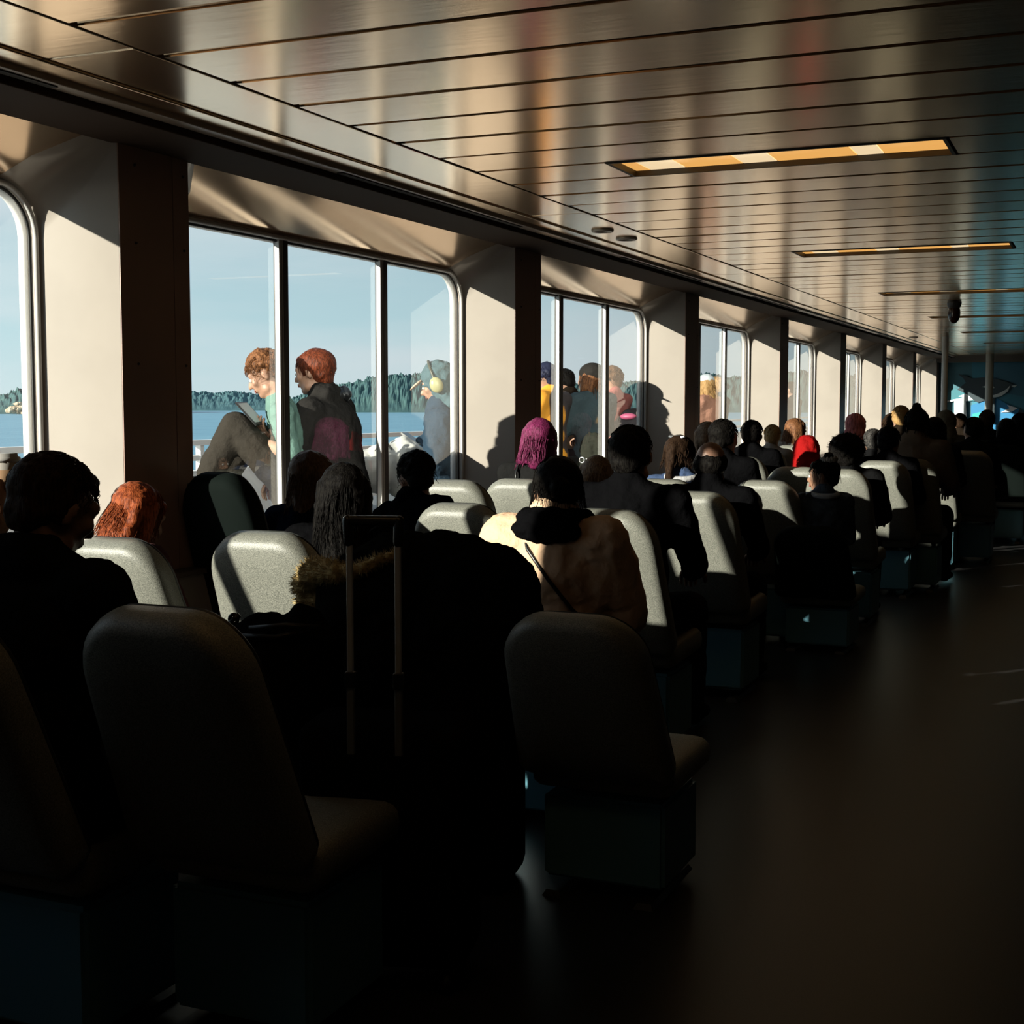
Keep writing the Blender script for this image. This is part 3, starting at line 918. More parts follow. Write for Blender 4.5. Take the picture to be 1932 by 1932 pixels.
def build_person(name, root, J, Hrot, s, look, label, vox=.012, group=None, seed=1):
    """root: Empty; J: joints in the root's frame (unit scale s applied by the root)"""
    tag(root, label, 'person', group)
    J = {k: Vector(v) for k, v in J.items()}
    for k_, p_ in look.get('J', {}).items():
        J[k_] = (Matrix.Rotation(-root.rotation_euler.z, 3, 'Z') @ (Vector(p_) - root.location)) / root.scale.x
    X = (J['SR'] - J['SL']).normalized(); Z = (J['N'] - J['P']).normalized(); Y = Z.cross(X).normalized(); X = Y.cross(Z)
    T = Matrix((X, Y, Z)).transposed()
    k = look.get('build', 1.0)
    def torso(mb, g, arms=True, legs=False, sleeves=1.0, neck=True):
        mb.ell(J['C'] + Z * .01, (.150 * k + g, .100 * k + g, .175 + g), T)
        mb.ell(J['P'].lerp(J['C'], .5), (.135 * k + g, .105 * k + g, .17 + g), T)
        mb.ell(J['P'] + Z * .01, (.155 * k + g, .125 * k + g, .12 + g), T)
        mb.cap(J['SL'], J['SR'], .060 + g, .060 + g, 12)
        mb.cap(J['N'] + Z * .0, J['SL'] * .8 + J['SR'] * .2, .052 + g, .055 + g); mb.cap(J['N'], J['SR'] * .8 + J['SL'] * .2, .052 + g, .055 + g)
        for q in 'LR':
            S, E, W = J['S' + q], J['E' + q], J['W' + q]
            mb.cap(S, E, .053 + g * 1.1, .042 + g * 1.1)
            if sleeves > .5:
                mb.cap(E, E.lerp(W, .96 if g else 1), .043 + g, .029 + g * .9)
            if g > .018:
                mb.ell(S.lerp(E, .45).lerp(J['C'], .35), (.075 + g, .07 + g, .15), T)
        if g > .03:
            mb.ell(J['P'] + Z * .10, (.17 * k + g, .12 + g, .18), T)
    def legs(mb, g):
        mb.ell(J['P'] - Z * .01, (.155 * k + g, .13 * k + g, .115 + g), T)
        for q, sx in (('L', -1), ('R', 1)):
            hp = J['P'] + X * (sx * .085) - Z * .02
            mb.cap(hp, J['K' + q], .088 * k + g, .060 + g); mb.cap(J['K' + q], J['A' + q], .060 + g, .040 + g * 1.2)
    HM = Matrix.Translation(J['H']) @ Hrot.to_4x4()
    b = MB()
    torso(b, 0); legs(b, 0)
    b.cap(J['N'] - Z * .02, J['H'] + HM.to_3x3() @ Vector((0, -.02, -.05)), .056, .054)
    head_prims(b, HM)
    me = fuse(b, vox, 2)
    hm = MB()
    for q, sx in (('L', 1), ('R', -1)):
        W = J['W' + q]; d = (W - J['E' + q]).normalized()
        nr = look.get('palm' + q, Vector((0, 0, -1)) if abs(d.z) < .8 else Vector((0, 1, 0)))
        hand(hm, W - d * .01, look.get('hdir' + q, d), nr, sx, look.get('curl' + q, .55), 1, 7)
    append(me, hm)
    link('body', me, skin(look.get('skin', 'tan')), root)
    ct = MB()
    g = look.get('puff', .012)
    torso(ct, g, sleeves=look.get('sleeves', 1))
    ct.cap(J['N'] - Z * .03, J['N'] + Z * look.get('collar', .012), .068 + g, .060 + g)
    if look.get('hoodback'):
        ct.ell(J['N'] - Y * .055 + Z * .012, (.11, .05, .06), T)
    link(look.get('topname', 'jacket'), fuse(ct, vox * 1.15, 3, [(look.get('fold', .012), .09), (.008, .03)]), look.get('top', JC), root)
    tt = MB(); legs(tt, look.get('baggy', .010))
    link('trousers', fuse(tt, vox * 1.5, 3, [(.015, .08)]), look.get('legs', TR), root)
    for q in 'LR':
        sh = MB()
        A = J['A' + q]; f = look.get('toe' + q, Vector((0, 1, 0)) if abs(Y.z) > .9 else Vector((Y.x, Y.y, 0)).normalized())
        zd = Vector((0, 0, -1))
        sh.cap(A + zd * .045 - f * .02, A + zd * .052 + f * .15, .042, .036, 10, .85); sh.cap(A, A + zd * .04, .046, .046, 10)
        link('shoe', sh.mesh('shoe'), SH, root, True)
    hk = look.get('hair')
    if hk:
        make_hair(hk, HM, look.get('hairm', H_black), root, max(.007, vox * .8), seed, look.get('strands', 160), look.get('fine', True))
    if look.get('eyes'):
        for sx in (-1, 1):
            e = MB(); e.ell((sx * .031, .078, .0), (.0125, .0125, .011), nu=10, nv=8); xf(e, HM)
            ey = link('eye', e.mesh('eye'), mat('eye_white', (.5, .48, .45), .2), root, True)
            p = MB(); p.ell((sx * .031, .0888, .0), (.0052, .003, .0052), nu=10, nv=6); xf(p, HM)
            link('iris', p.mesh('iris'), mat('iris_dark', (.02, .012, .008), .1), ey, True)
        lp = MB(); lp.cap((-.020, .087, -.056), (.020, .087, -.056), .0055, .0055, 8); lp.cap((-.017, .087, -.064), (.017, .087, -.064), .006, .006, 8); xf(lp, HM)
        link('lips', lp.mesh('lips'), mat('lips_pink', (.25, .08, .06), .4), root, True)
        br = MB()
        for sx in (-1, 1):
            br.cap((sx * .016, .083, .025), (sx * .048, .074, .027), .004, .003, 6)
        xf(br, HM)
        link('eyebrows', br.mesh('eyebrows'), look.get('hairm', H_black), root, True)
    return HM
def hrot(yaw=0, pitch=0, roll=0):
    """head turned left by yaw, nodded down by pitch, tilted to its right by roll (degrees)"""
    return Matrix.Rotation(R(yaw), 3, 'Z') @ Matrix.Rotation(R(roll), 3, 'Y') @ Matrix.Rotation(R(-pitch), 3, 'X')
PEOPLE = {}
def sit(key, px, ytop, d, label, yaw=0, green=False, head=(0, 5, 0), lean=3, side=0, arms='lap', look=None, with_seat=None, wide=1.0, htop=.105, seed=1, smax=1.09, smin=.86, group=None):
    look = look or {}
    J = seated_joints(R(lean), R(side), arms, wide=wide)
    top = at(px, ytop, d)
    s = top.z / (J['H'].z + htop)
    if s > smax or s < smin:
        s = min(max(s, smin), smax)
    Rz = Matrix.Rotation(R(yaw), 3, 'Z')
    Hc = top - Vector((0, 0, htop * s))
    off = Rz @ (J['H'] * s)
    root = empty('person', (Hc.x - off.x, Hc.y - off.y, max(-.2, Hc.z - J['H'].z * s) if abs(Hc.z - J['H'].z * s) > .002 else 0), R(yaw), s)
    vox = min(.024, max(.0085, .0019 * d))
    HM = build_person(key, root, J, hrot(*head), s, look, label, vox, group, seed)
    PEOPLE[key] = (root, HM, s)
    if with_seat:
        P = root.location
        chair(P.x, P.y + .06, with_seat, parts=d < 9, green=green)
    return root, HM
exec_people = True
#LIST#
# ---------------------------------------------------------------- passengers inside, nearest first
L = dict
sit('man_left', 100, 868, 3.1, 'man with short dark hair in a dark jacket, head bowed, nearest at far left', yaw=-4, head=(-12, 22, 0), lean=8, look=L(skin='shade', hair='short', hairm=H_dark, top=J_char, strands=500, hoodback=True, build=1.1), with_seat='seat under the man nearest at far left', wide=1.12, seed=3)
sit('edge', -190, 880, 3.25, 'person in tan cut off by the left edge, raising a paper cup', yaw=0, head=(0, 5, 0), look=L(skin='tan', hair='short', hairm=H_brown, top=cloth('tan_knit', (.20, .12, .08)), J=dict(ER=at(-110, 1050, 3.35), WR=at(-6, 985, 3.62)), palmR=Vector((-.7, .2, .4)), hdirR=Vector((.05, .1, 1)), curlR=.7), seed=4)
sit('child_red', 262, 921, 4.75, 'child with copper bobbed hair bowing over the seat by the first pillar', yaw=-10, head=(-15, 26, 0), lean=12, look=L(skin='fair', hair='bob', hairm=H_red, top=cloth('plum', (.05, .02, .02)), strands=420, build=.9), wide=.85, seed=5)
sit('long_black', 650, 880, 4.85, 'woman with long straight black hair over a dark top, below the middle window', yaw=12, head=(10, 8, 0), lean=2, look=L(skin='tan', hair='long', hairm=H_black, top=JC, strands=420), seed=6)
sit('brown_lean', 592, 858, 5.7, 'person with brown hair and dark coat in front of the window mullion', yaw=-10, head=(10, 12, -8), lean=8, side=-4, look=L(skin='fair', hair='bob', hairm=H_brown, top=J_navy, strands=260), seed=7)
sit('slumped', 785, 862, 6.15, 'person in black with dark tousled hair slumped against the window corner', yaw=-15, head=(60, 20, 0), lean=6, side=-8, look=L(skin='tan', hair='curly', hairm=H_black, top=JC, puff=.025, fold=.04), seed=8)
sit('purple', 1017, 795, 7.8, 'woman with purple shoulder length hair and black strap top', yaw=6, head=(14, 10, 6), lean=0, look=L(skin='fair', hair='bob', hairm=hairm('purple', (.075, .008, .030), (.17, .022, .08)), top=cloth('black_knit', (.012, .012, .012)), sleeves=0, puff=.005, fold=.004, collar=-.08, topname='tank_top', strands=420), seed=9, with_seat='seat behind the purple haired woman')
sit('peach', 1052, 868, 4.67, 'woman with tied black hair in a peach rain jacket', yaw=4, head=(22, 6, 0), lean=0, look=L(skin='tan', hair='lowbun', hairm=H_black, top=cloth('peach', (.66, .44, .29), .6), puff=.036, hoodback=False, fold=.02, strands=420, collar=.03), wide=1.1, seed=10)
sit('black_man', 1191, 808, 5.6, 'man with cropped black hair and black top, back of head against the wall', yaw=0, head=(0, 2, 0), lean=0, look=L(skin='tan', hair='short', hairm=H_black, top=JC, strands=200, build=1.1), wide=1.15, seed=11, with_seat='seat with a slanting shadow behind the man in black')
sit('curly_woman', 1124, 864, 6.9, 'woman with loose brown curls beside the man in black', yaw=10, head=(10, 5, 10), lean=0, look=L(skin='fair', hair='long', hairm=hairm('light_brown', (.09, .055, .035), (.20, .13, .08)), top=J_brown, strands=300), seed=12)
sit('clip_woman', 1284, 826, 7.8, 'woman with a silver hair clip and white collar over blue', yaw=20, head=(-30, 8, 0), lean=2, look=L(skin='tan', hair='pony', hairm=H_dark, top=cloth('blue', (.05, .08, .16)), strands=220, eyes=True), seed=13, with_seat='grey seat left of the bald man, blue sleeve beside it')
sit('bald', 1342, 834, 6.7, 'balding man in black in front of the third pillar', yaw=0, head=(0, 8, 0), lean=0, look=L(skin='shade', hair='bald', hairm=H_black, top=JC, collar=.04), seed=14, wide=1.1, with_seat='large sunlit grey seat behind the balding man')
sit('ear_person', 1366, 795, 8.7, 'person with short black hair just left of the fourth window', yaw=0, head=(-20, 5, 0), look=L(skin='tan', hair='short', hairm=H_black, top=JC), seed=15)
sit('long_mirror', 1333, 800, 9.7, 'woman with long dark blond waves by the fourth window', yaw=30, head=(10, 10, 0), look=L(skin='fair', hair='long', hairm=hairm('dark_blond', (.12, .075, .045), (.24, .16, .10)), top=J_char), seed=16)
sit('spiky', 1419, 796, 11.0, 'person with tousled black hair in a black jacket under the fourth pillar', look=L(skin='tan', hair='short', hairm=H_black, top=JC, hoodback=True, puff=.02), wide=1.1, seed=17, with_seat='half lit grey seat below the tousled black head')
sit('blond_boy', 1457, 804, 13.0, 'boy with short blond hair and pale shirt by the window', head=(20, 5, 0), look=L(skin='fair', hair='short', hairm=H_blond, top=cloth('pale', (.30, .26, .22))), seed=18, with_seat='grey seat behind the blond boy')
sit('ginger_woman', 1503, 792, 13.6, 'woman with ginger brown hair seen half turned', head=(-50, 5, 0), look=L(skin='fair', hair='bob', hairm=H_ginger, top=cloth('pale', (.30, .26, .22)), eyes=True), seed=19)
sit('red_hood', 1522, 827, 9.3, 'person in a bright red knitted hood', head=(10, 8, 0), look=L(skin='tan', top=cloth('red_dark', (.12, .01, .01))), seed=20, with_seat='pale grey seat just below the red hood')
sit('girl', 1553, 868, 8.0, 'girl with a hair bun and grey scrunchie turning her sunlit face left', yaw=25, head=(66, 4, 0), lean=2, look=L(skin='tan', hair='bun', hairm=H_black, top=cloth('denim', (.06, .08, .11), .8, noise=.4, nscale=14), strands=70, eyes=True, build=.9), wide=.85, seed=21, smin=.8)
sit('afro', 1600, 818, 9.0, 'person with a large rounded black hairdo in a charcoal jacket', head=(0, 4, 0), look=L(skin='brown', hair='afro', hairm=H_black, top=J_char, puff=.022, strands=160, build=1.1), wide=1.15, htop=.14, seed=22, with_seat='dark seat back behind the person with the big rounded hairdo')
sit('pink_scarf', 1614, 784, 13.2, 'person in a rose pink headscarf below the sixth window', head=(10, 5, 0), look=L(skin='tan', top=cloth('rose', (.25, .08, .08))), seed=23)
sit('grey_row', 1648, 812, 11.9, 'person with grey black hair between the big hairdo and the dark cropped head', look=L(skin='tan', hair='short', hairm=H_grey, top=J_char), seed=24)
sit('cropped', 1678, 808, 10.3, 'person with cropped black hair in black, right of the big rounded hairdo', head=(-15, 4, 0), look=L(skin='tan', hair='short', hairm=H_black, top=JC), seed=25, wide=1.05, with_seat='grey seat lit along its right edge behind the cropped black head')
sit('blond_man', 1700, 768, 14.2, 'tall blond man with sunlit head against the window wall', head=(10, 2, 0), look=L(skin='fair', hair='short', hairm=H_blond, top=J_brown), seed=26, smax=1.13)
sit('dark_woman_win', 1682, 785, 14.8, 'person with curly dark hair close to the blond man', look=L(skin='tan', hair='curly', hairm=H_dark, top=JC), seed=27)
sit('bun_coat', 1730, 774, 10.6, 'woman with a dark bun and a beige coat', yaw=-6, head=(12, 4, 0), look=L(skin='tan', hair='bun', hairm=H_black, top=cloth('beige', (.13, .10, .075)), puff=.022, hoodback=True, collar=.04), wide=1.12, seed=28, smax=1.12, with_seat='grey seat with a curved lit edge behind the beige coat')
sit('bob_dark', 1764, 790, 12.0, 'person with dark bobbed hair right of the beige coat woman', look=L(skin='tan', hair='bob', hairm=H_black, top=J_char), seed=29, with_seat='seat behind the person with dark bobbed hair')
sit('hijab', 1786, 778, 14.0, 'person in an olive grey headscarf by the bright steel pole', look=L(skin='tan', top=cloth('olive', (.06, .055, .04))), seed=30, with_seat='slim lit grey seat right of the olive headscarf')
sit('capdark', 1836, 790, 12.5, 'person with a dark cap of hair and lit cheek below the orca mural', head=(35, 3, 0), look=L(skin='tan', hair='short', hairm=H_black, top=J_char), seed=31, with_seat='seat behind the person below the orca mural')
sit('far_a', 1863, 776, 16.0, 'dark haired person beneath the pale pole', look=L(skin='tan', hair='short', hairm=H_dark, top=JC), seed=32, smax=1.14, green=True, with_seat='seat painted dark for shade beneath the pale pole, farther of the last rows')
sit('far_b', 1900, 792, 14.3, 'dark haired person in black right of the pale pole', look=L(skin='tan', hair='bob', hairm=H_black, top=JC), seed=33, green=True, with_seat='seat painted dark for shade, right of the pale pole in the far rows')
sit('far_c', 1925, 782, 15.0, 'person in dark clothes at the right end of the rows', look=L(skin='tan', hair='short', hairm=H_black, top=J_char), seed=34, green=True, with_seat='rightmost seat of the far rows, painted dark for shade')
sit('far_d', 1812, 782, 18.0, 'person with brown hair in the last visible rows', look=L(skin='tan', hair='short', hairm=H_dark, top=J_brown), seed=35, smax=1.14, with_seat='farthest seat, just left of the orca mural')

# things worn on heads
def worn(key, name, prims, m, disp=None, vox=.012):
    root, HM, s = PEOPLE[key]
    h = MB(); prims(h); xf(h, HM)
    return link(name, fuse(h, vox, 3, disp), m, root)
def hoodshape(h):
    h.ell((0, -.028, .020), (.098, .108, .110)); h.cap((0, -.05, -.04), (0, -.055, -.16), .095, .12, 14, .8)
worn('red_hood', 'hood', hoodshape, cloth('red', (.26, .006, .006), .8), [(.02, .05)])
worn('pink_scarf', 'headscarf', hoodshape, cloth('rose_stripe', (.42, .14, .14), .7, noise=.35, nscale=18, stretch=(6, 1, 1)), [(.02, .04)])
worn('hijab', 'headscarf', hoodshape, cloth('olive_scarf', (.10, .09, .065)), [(.02, .06)])
root, HM, s_ = PEOPLE['girl']
h = MB()
for k in range(22):
    a = 2 * PI * k / 22
    h.ell((.045 * math.cos(a), -.045 + .045 * math.sin(a), .100 + .006 * (k % 2)), (.016, .012, .020), Matrix.Rotation(a, 3, 'Z'), 8, 6)
link('scrunchie', xf(h, HM).mesh('scrunchie'), cloth('silver_knit', (.30, .28, .27), .6), root, True)
h = MB(); h.cap((-.05, -.05, .106), (.045, -.06, .104), .010, .008, 8); h.cap((-.04, -.062, .100), (.04, -.070, .097), .006, .006, 8)
link('hair_clip', xf(h, PEOPLE['clip_woman'][1]).mesh('hair_clip'), mat('silver_clip', (.5, .5, .5), .25, metal=.9), PEOPLE['clip_woman'][0], True)
def collar(key, m, r=.075, t=.018):
    root, HM, s = PEOPLE[key]
    pts = [(r * math.cos(a), -.07 + r * .8 * math.sin(a), 1.055 + .012 * math.sin(a)) for a in [2 * PI * k / 18 for k in range(18)]]
    MB().tube(pts, t, 8, True).build('collar', m, root, True)
collar('clip_woman', cloth('white', (.40, .40, .41)), .088, .020)
collar('girl', cloth('white_knit', (.38, .42, .46)), .085, .020)
root, HM, s_ = PEOPLE['peach']
h = MB(); h.ell((0, -.105, 1.090), (.125, .105, .040)); h.ell((0, -.165, 1.045), (.130, .060, .050)); h.ell((-.10, -.05, 1.08), (.04, .07, .035)); h.ell((.10, -.05, 1.08), (.04, .07, .035))
link('hood', fuse(h, .009, 3, [(.02, .04)]), JC, root)
# black strap across the peach jacket, straps of the tank top
root, HM, s_ = PEOPLE['peach']
MB().tube([(-.10, -.115, 1.06), (-.06, -.185, .98), (.02, -.20, .88), (.10, -.185, .78), (.17, -.12, .70)], .007, 6).build('bag_strap', M_black, root, True)
root, HM, s_ = PEOPLE['purple']
for sx in (-1, 1):
    MB().tube([(sx * .09, -.16, .93), (sx * .095, -.155, 1.0), (sx * .09, -.11, 1.055), (sx * .09, -.03, 1.05), (sx * .085, .04, .98)], .006, 6).build('shoulder_strap', M_black, root, True)

# ---------------------------------------------------------------- empty or half hidden seats
chair_at(292, 1158, 'large dark grey seat nearest the viewer, in shadow', top=1.01)
chair_at(205, 1022, 'sunlit grey seat behind the copper haired child', top=.98)
chair_at(490, 1010, 'sunlit grey seat with a mullion shadow across it, below the middle window', top=1.015)
chair_at(860, 955, 'sunlit grey seat in front of its twin, left of the peach jacket', top=1.015)
chair_at(850, 910, 'sunlit grey seat rising behind the seat left of the peach jacket', top=1.05)
chair_at(1075, 1166, 'low dark seat back covering the lower half of the peach jacket', top=.86)
chair_at(1440, 910, 'grey seat with a lit band, right of the large sunlit seat', top=.985)
chair_at(1495, 842, 'pale seat top behind the ginger haired woman', top=1.03)
chair_at(405, 898, 'dark green grey seat by the first pillar, shade painted into its colour', top=1.16, green=True).scale.x = .8
chair_at(1700, 852, 'grey seat with a lit curve left of the beige coat', top=.99)
chair_at(1790, 835, 'grey seat lit on its right curve in the far rows', top=1.02)

# low-backed seats of those whose seat back the others hide
for key, dz_, lab in (('girl', -.27, 'low seat under the girl with the hair bun'), ('brown_lean', -.2, 'seat hidden under the brown haired person by the mullion'), ('slumped', -.2, 'seat under the slumped person in black'),
                 ('curly_woman', -.15, 'seat under the woman with loose brown curls'), ('ear_person', -.15, 'seat under the short haired person left of the fourth window'), ('long_mirror', -.15, 'seat under the woman with dark blond waves'),
                 ('pink_scarf', -.12, 'seat under the person in the rose pink headscarf'), ('grey_row', -.12, 'seat under the person with grey black hair'), ('blond_man', -.12, 'seat under the tall blond man'),
                 ('dark_woman_win', -.12, 'seat under the curly dark haired person near the blond man'), ('peach', -.26, 'low seat under the woman in the peach jacket'), ('edge', -.1, 'seat under the person cut off by the left edge')):
    P_ = PEOPLE[key][0].location
    chair(P_.x, P_.y + .06, lab, dz=dz_, parts=False, green=key in ('girl', 'peach'))  # these two get the backrest with shade painted in
#OUT#
# ---------------------------------------------------------------- travellers sitting outside on the deck locker
def world_person(key, pts, d, label, hr, look, seed=1, vox=.012, palm=None):
    """pts: joint -> (pixel x, pixel y, depth offset)"""
    W = {k: at(x, y, d + o) for k, (x, y, o) in pts.items()}
    P = W['P']
    root = empty('person', (P.x, P.y, .90), 0)
    J = {k: v - root.location for k, v in W.items()}
    HM = build_person(key, root, J, hr, 1, look, label, vox, None, seed)
    PEOPLE[key] = (root, HM, 1)
    return root, HM, W
mint = cloth('mint', (.115, .20, .17), .8)
W_boy = world_person('boy', dict(H=(500, 706, 0), N=(526, 762, 0), C=(545, 818, 0), P=(556, 925, 0), SL=(532, 782, -.15), SR=(526, 782, .16),
    EL=(548, 860, -.20), WL=(507, 838, -.10), ER=(520, 850, .18), WR=(500, 822, .05), KL=(444, 806, -.09), KR=(478, 818, .12), AL=(396, 892, -.10), AR=(418, 905, .12)),
    7.35, 'young man with curly ginger hair reading outside, knees drawn up', hrot(116, 28, 0),
    dict(skin='fair', hair='curly', hairm=H_ginger, top=mint, topname='t_shirt', legs=cloth('olive_trousers', (.030, .026, .021)), baggy=.026, eyes=True, strands=260, sleeves=0, build=.85,
         palmL=Vector((-.2, -.3, 1)), palmR=Vector((.2, .3, 1)), curlL=.5, curlR=.5, toeL=Vector((-.8, -.5, 0)), toeR=Vector((-.8, -.5, 0)), fold=.012), seed=41, vox=.0095)[2]
W_red = world_person('redhead', dict(H=(590, 702, 0), N=(612, 752, 0), C=(624, 820, .02), P=(632, 915, .02), SL=(585, 782, -.13), SR=(640, 776, .16),
    EL=(552, 868, -.16), WL=(520, 905, -.05), ER=(652, 868, .18), WR=(625, 915, .2), KL=(540, 930, .25), KR=(570, 935, .45), AL=(540, 1020, .35), AR=(570, 1020, .5)),
    7.5, 'woman with copper hair in a black hooded jacket sitting outside behind the reader', hrot(98, 10, 0),
    dict(skin='fair', hair='updo', hairm=hairm('dark_copper', (.055, .014, .006), (.15, .035, .014)), top=cloth('black_shell', (.018, .017, .016), .5), eyes=True, strands=420, puff=.036, fold=.02, hoodback=True, build=1.2), seed=42, vox=.0105)[2]
r_, HM, _ = PEOPLE['redhead']
h = MB()
pN = Vector(W_red['N']) - r_.location
for k in range(5):
    h.ell(pN + Vector((.0 + .020 * k, .02 + .012 * k, .015 + .010 * math.sin(k * 2))), (.030, .075, .050), Matrix.Rotation(R(25 * k - 40), 3, 'Z'), 12, 8)
link('hood', fuse(h, .010, 3, [(.02, .04)]), mat('glossy_black_shell', (.010, .011, .012), .28, bump=.8, bscale=18), r_)
W_hood = world_person('hooded', dict(H=(822, 724, 0), N=(832, 772, 0), C=(842, 832, 0), P=(842, 915, 0), SL=(830, 796, -.15), SR=(850, 796, .15),
    EL=(822, 872, -.18), WL=(797, 842, -.06), ER=(835, 872, .18), WR=(800, 850, .08), KL=(782, 895, -.05), KR=(790, 900, .2), AL=(775, 985, -.02), AR=(785, 985, .2)),
    8.75, 'person in a blue grey hood with olive headphones looking at a phone outside', hrot(112, 22, 0),
    dict(skin='fair', top=cloth('storm_blue', (.022, .042, .065), .7), hair=None, eyes=True, puff=.04, fold=.035, legs=cloth('denim_pale', (.10, .15, .19)), curlL=.6), seed=43, vox=.012)[2]
worn('hooded', 'hood', lambda h: (h.ell((0, -.035, .018), (.112, .118, .125)), h.cap((0, -.04, -.05), (0, -.05, -.17), .105, .13, 14, .85)), cloth('teal_grey', (.055, .10, .115), .7), [(.03, .04)], .010)
r_, HM, _ = PEOPLE['hooded']
h = MB(); h.ell((0, .115, .040), (.055, .055, .010), Matrix.Rotation(R(-18), 3, 'X'), 16, 6)
link('cap_brim', xf(h, HM).mesh('cap_brim'), mat('tan_brim', (.42, .31, .22), .6), r_, True)
hp = empty('headphones', r_.location); tag(hp, 'olive over-ear headphones worn over the blue grey hood outside', 'headphones')
h = MB(); h.tube([(.122 * math.cos(a), -.01, .0 + .150 * math.sin(a)) for a in [PI * k / 14 for k in range(15)]], .008, 8)
link('headband', xf(h, HM).mesh('headband'), mat('headband_dark', (.05, .055, .04), .4), hp, True)
for sx in (-1, 1):
    h = MB(); h.ell((sx * .125, -.01, -.015), (.026, .042, .052), nu=16, nv=10)
    cup = link('ear_cup', xf(h, HM).mesh('ear_cup'), mat('olive_plastic', (.30, .29, .15), .3), hp, True)
def slab(name, label, cat, c, ex, ey, th, parts):
    """thin device: centre, half-extent vectors; parts=(body material, screen material, screen inset)"""
    c = Vector(c); n = ex.cross(ey).normalized()
    M = Matrix((ex.normalized(), ey.normalized(), n)).transposed().to_4x4(); M.translation = c
    root = empty(name, c); tag(root, label, cat)
    w_, h_ = ex.length, ey.length
    loc = Matrix.Translation(-c) @ M
    me = MB().box((-w_, -h_, -th), (w_, h_, 0)).mesh('casing')
    bm = bmesh.new(); bm.from_mesh(me); bmesh.ops.bevel(bm, geom=bm.edges[:], offset=th * .35, segments=2, affect='EDGES'); bm.to_mesh(me); bm.free()
    link('casing', me, parts[0], root, mw=loc)
    i = parts[2]
    link('screen', MB().box((-w_ + i, -h_ + i * 1.6, 0.0002), (w_ - i, h_ - i, .001)).mesh('screen'), parts[1], root, mw=loc)
    return root
a_, b_, c_, d_ = at(444, 758, 7.20), at(464, 757, 7.36), at(504, 800, 7.36), at(484, 802, 7.20)
slab('e_reader', 'black framed e-reader with a pale page held outside by the young man', 'e-reader', (a_ + c_) / 2, (b_ - a_) / 2 * 1.05, (a_ - d_) / 2, .009, (M_black, mat('paper_screen', (.42, .44, .43), .5), .012))
a_, b_, c_, d_ = at(754, 815, 8.55), at(770, 816, 8.67), at(802, 838, 8.67), at(786, 839, 8.55)
slab('phone', 'dark phone in the hand of the hooded person outside', 'phone', (a_ + c_) / 2, (b_ - a_) / 2, (a_ - d_) / 2, .010, (mat('phone_edge', (.35, .35, .34), .3), mat('phone_screen', (.01, .015, .02), .08), .004))
def sit_out(key, px, ytop, d, label, yaw, head, look, lean=4, seed=1):
    J = seated_joints(R(lean), 0, look.get('arms', 'lap'), wide=1.05)
    top = at(px, ytop, d)
    Hc = top - Vector((0, 0, .105))
    off = Matrix.Rotation(R(yaw), 3, 'Z') @ J['H']
    root = empty('person', (Hc.x - off.x, Hc.y - off.y, max(.46, Hc.z - J['H'].z)), R(yaw))
    HM = build_person(key, root, J, hrot(*head), 1, look, label, min(.02, .0018 * d), None, seed)
    PEOPLE[key] = (root, HM, 1)
sit_out('orange', 1030, 724, 11.0, 'person with dark hair in an orange jacket with black stripes, outside', 80, (0, 10, 0), dict(skin='fair', hair='curly', hairm=hairm('navy_black', (.012, .014, .03)), top=mat('orange_striped', (.70, .30, .02), .7, color2=(.04, .03, .03), nscale=9, ramp=(.56, .60), stretch=(.3, 3, .05), detail=0), puff=.03), seed=51)
sit_out('dark_coat_out', 1064, 746, 12.4, 'person hunched in a dark coat outside between the orange jacket and the cap', 80, (0, 20, 0), dict(skin='fair', hair='short', hairm=H_black, top=J_brown, puff=.03), lean=8, seed=52)
sit_out('cap_out', 1112, 701, 11.3, 'person in a charcoal cap and slate grey shirt outside the third window', 60, (25, -2, 6), dict(skin='fair', hair='bob', hairm=H_ginger, top=cloth('slate', (.045, .068, .078), .8), puff=.02, fold=.025), seed=53)
worn('cap_out', 'cap', lambda h: (h.ell((0, -.024, .052), (.101, .116, .090)),), cloth('cap_charcoal', (.020, .018, .016), .7), None, .010)
r_, HM, _ = PEOPLE['cap_out']
h = MB(); h.ell((0, -.138, .022), (.066, .062, .008), Matrix.Rotation(R(22), 3, 'X'), 16, 6)
link('cap_brim', xf(h, HM).mesh('cap_brim'), MATS['cloth_cap_charcoal'], r_, True)
h = MB()
h.tube([(.060, -.108, .072), (.045, -.122, .062), (.030, -.132, .064), (.008, -.134, .084)], .008, 6, r2=.003)
link('emblem', xf(h, HM).mesh('emblem'), mat('white_print', (.5, .5, .5), .6), r_, True)
sit_out('curly_out', 1152, 696, 12.3, 'person with curly dark hair and a flushed face half hidden by the cap wearer', 75, (40, 5, 0), dict(skin='fair', hair='curly', hairm=H_brown, top=cloth('rosy', (.30, .10, .09)), eyes=True), seed=54)
sit_out('white_cap', 1330, 722, 15.2, 'person in a white cap with blond hair outside the fourth window', 75, (0, 8, 0), dict(skin='fair', hair='bob', hairm=H_blond, top=cloth('peach_out', (.38, .20, .14)), puff=.02), seed=55)
worn('white_cap', 'cap', lambda h: (h.ell((0, -.02, .05), (.092, .106, .085)),), cloth('cap_white', (.45, .50, .53), .7), None, .014)
sit_out('dark_out', 1349, 752, 16.0, 'person in a dark jacket outside beside the white cap', 80, (0, 10, 0), dict(skin='fair', hair='short', hairm=H_blond, top=J_navy), seed=56)
sit_out('far_out', 1491, 728, 19.5, 'person outside glimpsed beside the fifth pillar', 80, (10, 5, 0), dict(skin='fair', hair='short', hairm=H_dark, top=JC), seed=57)

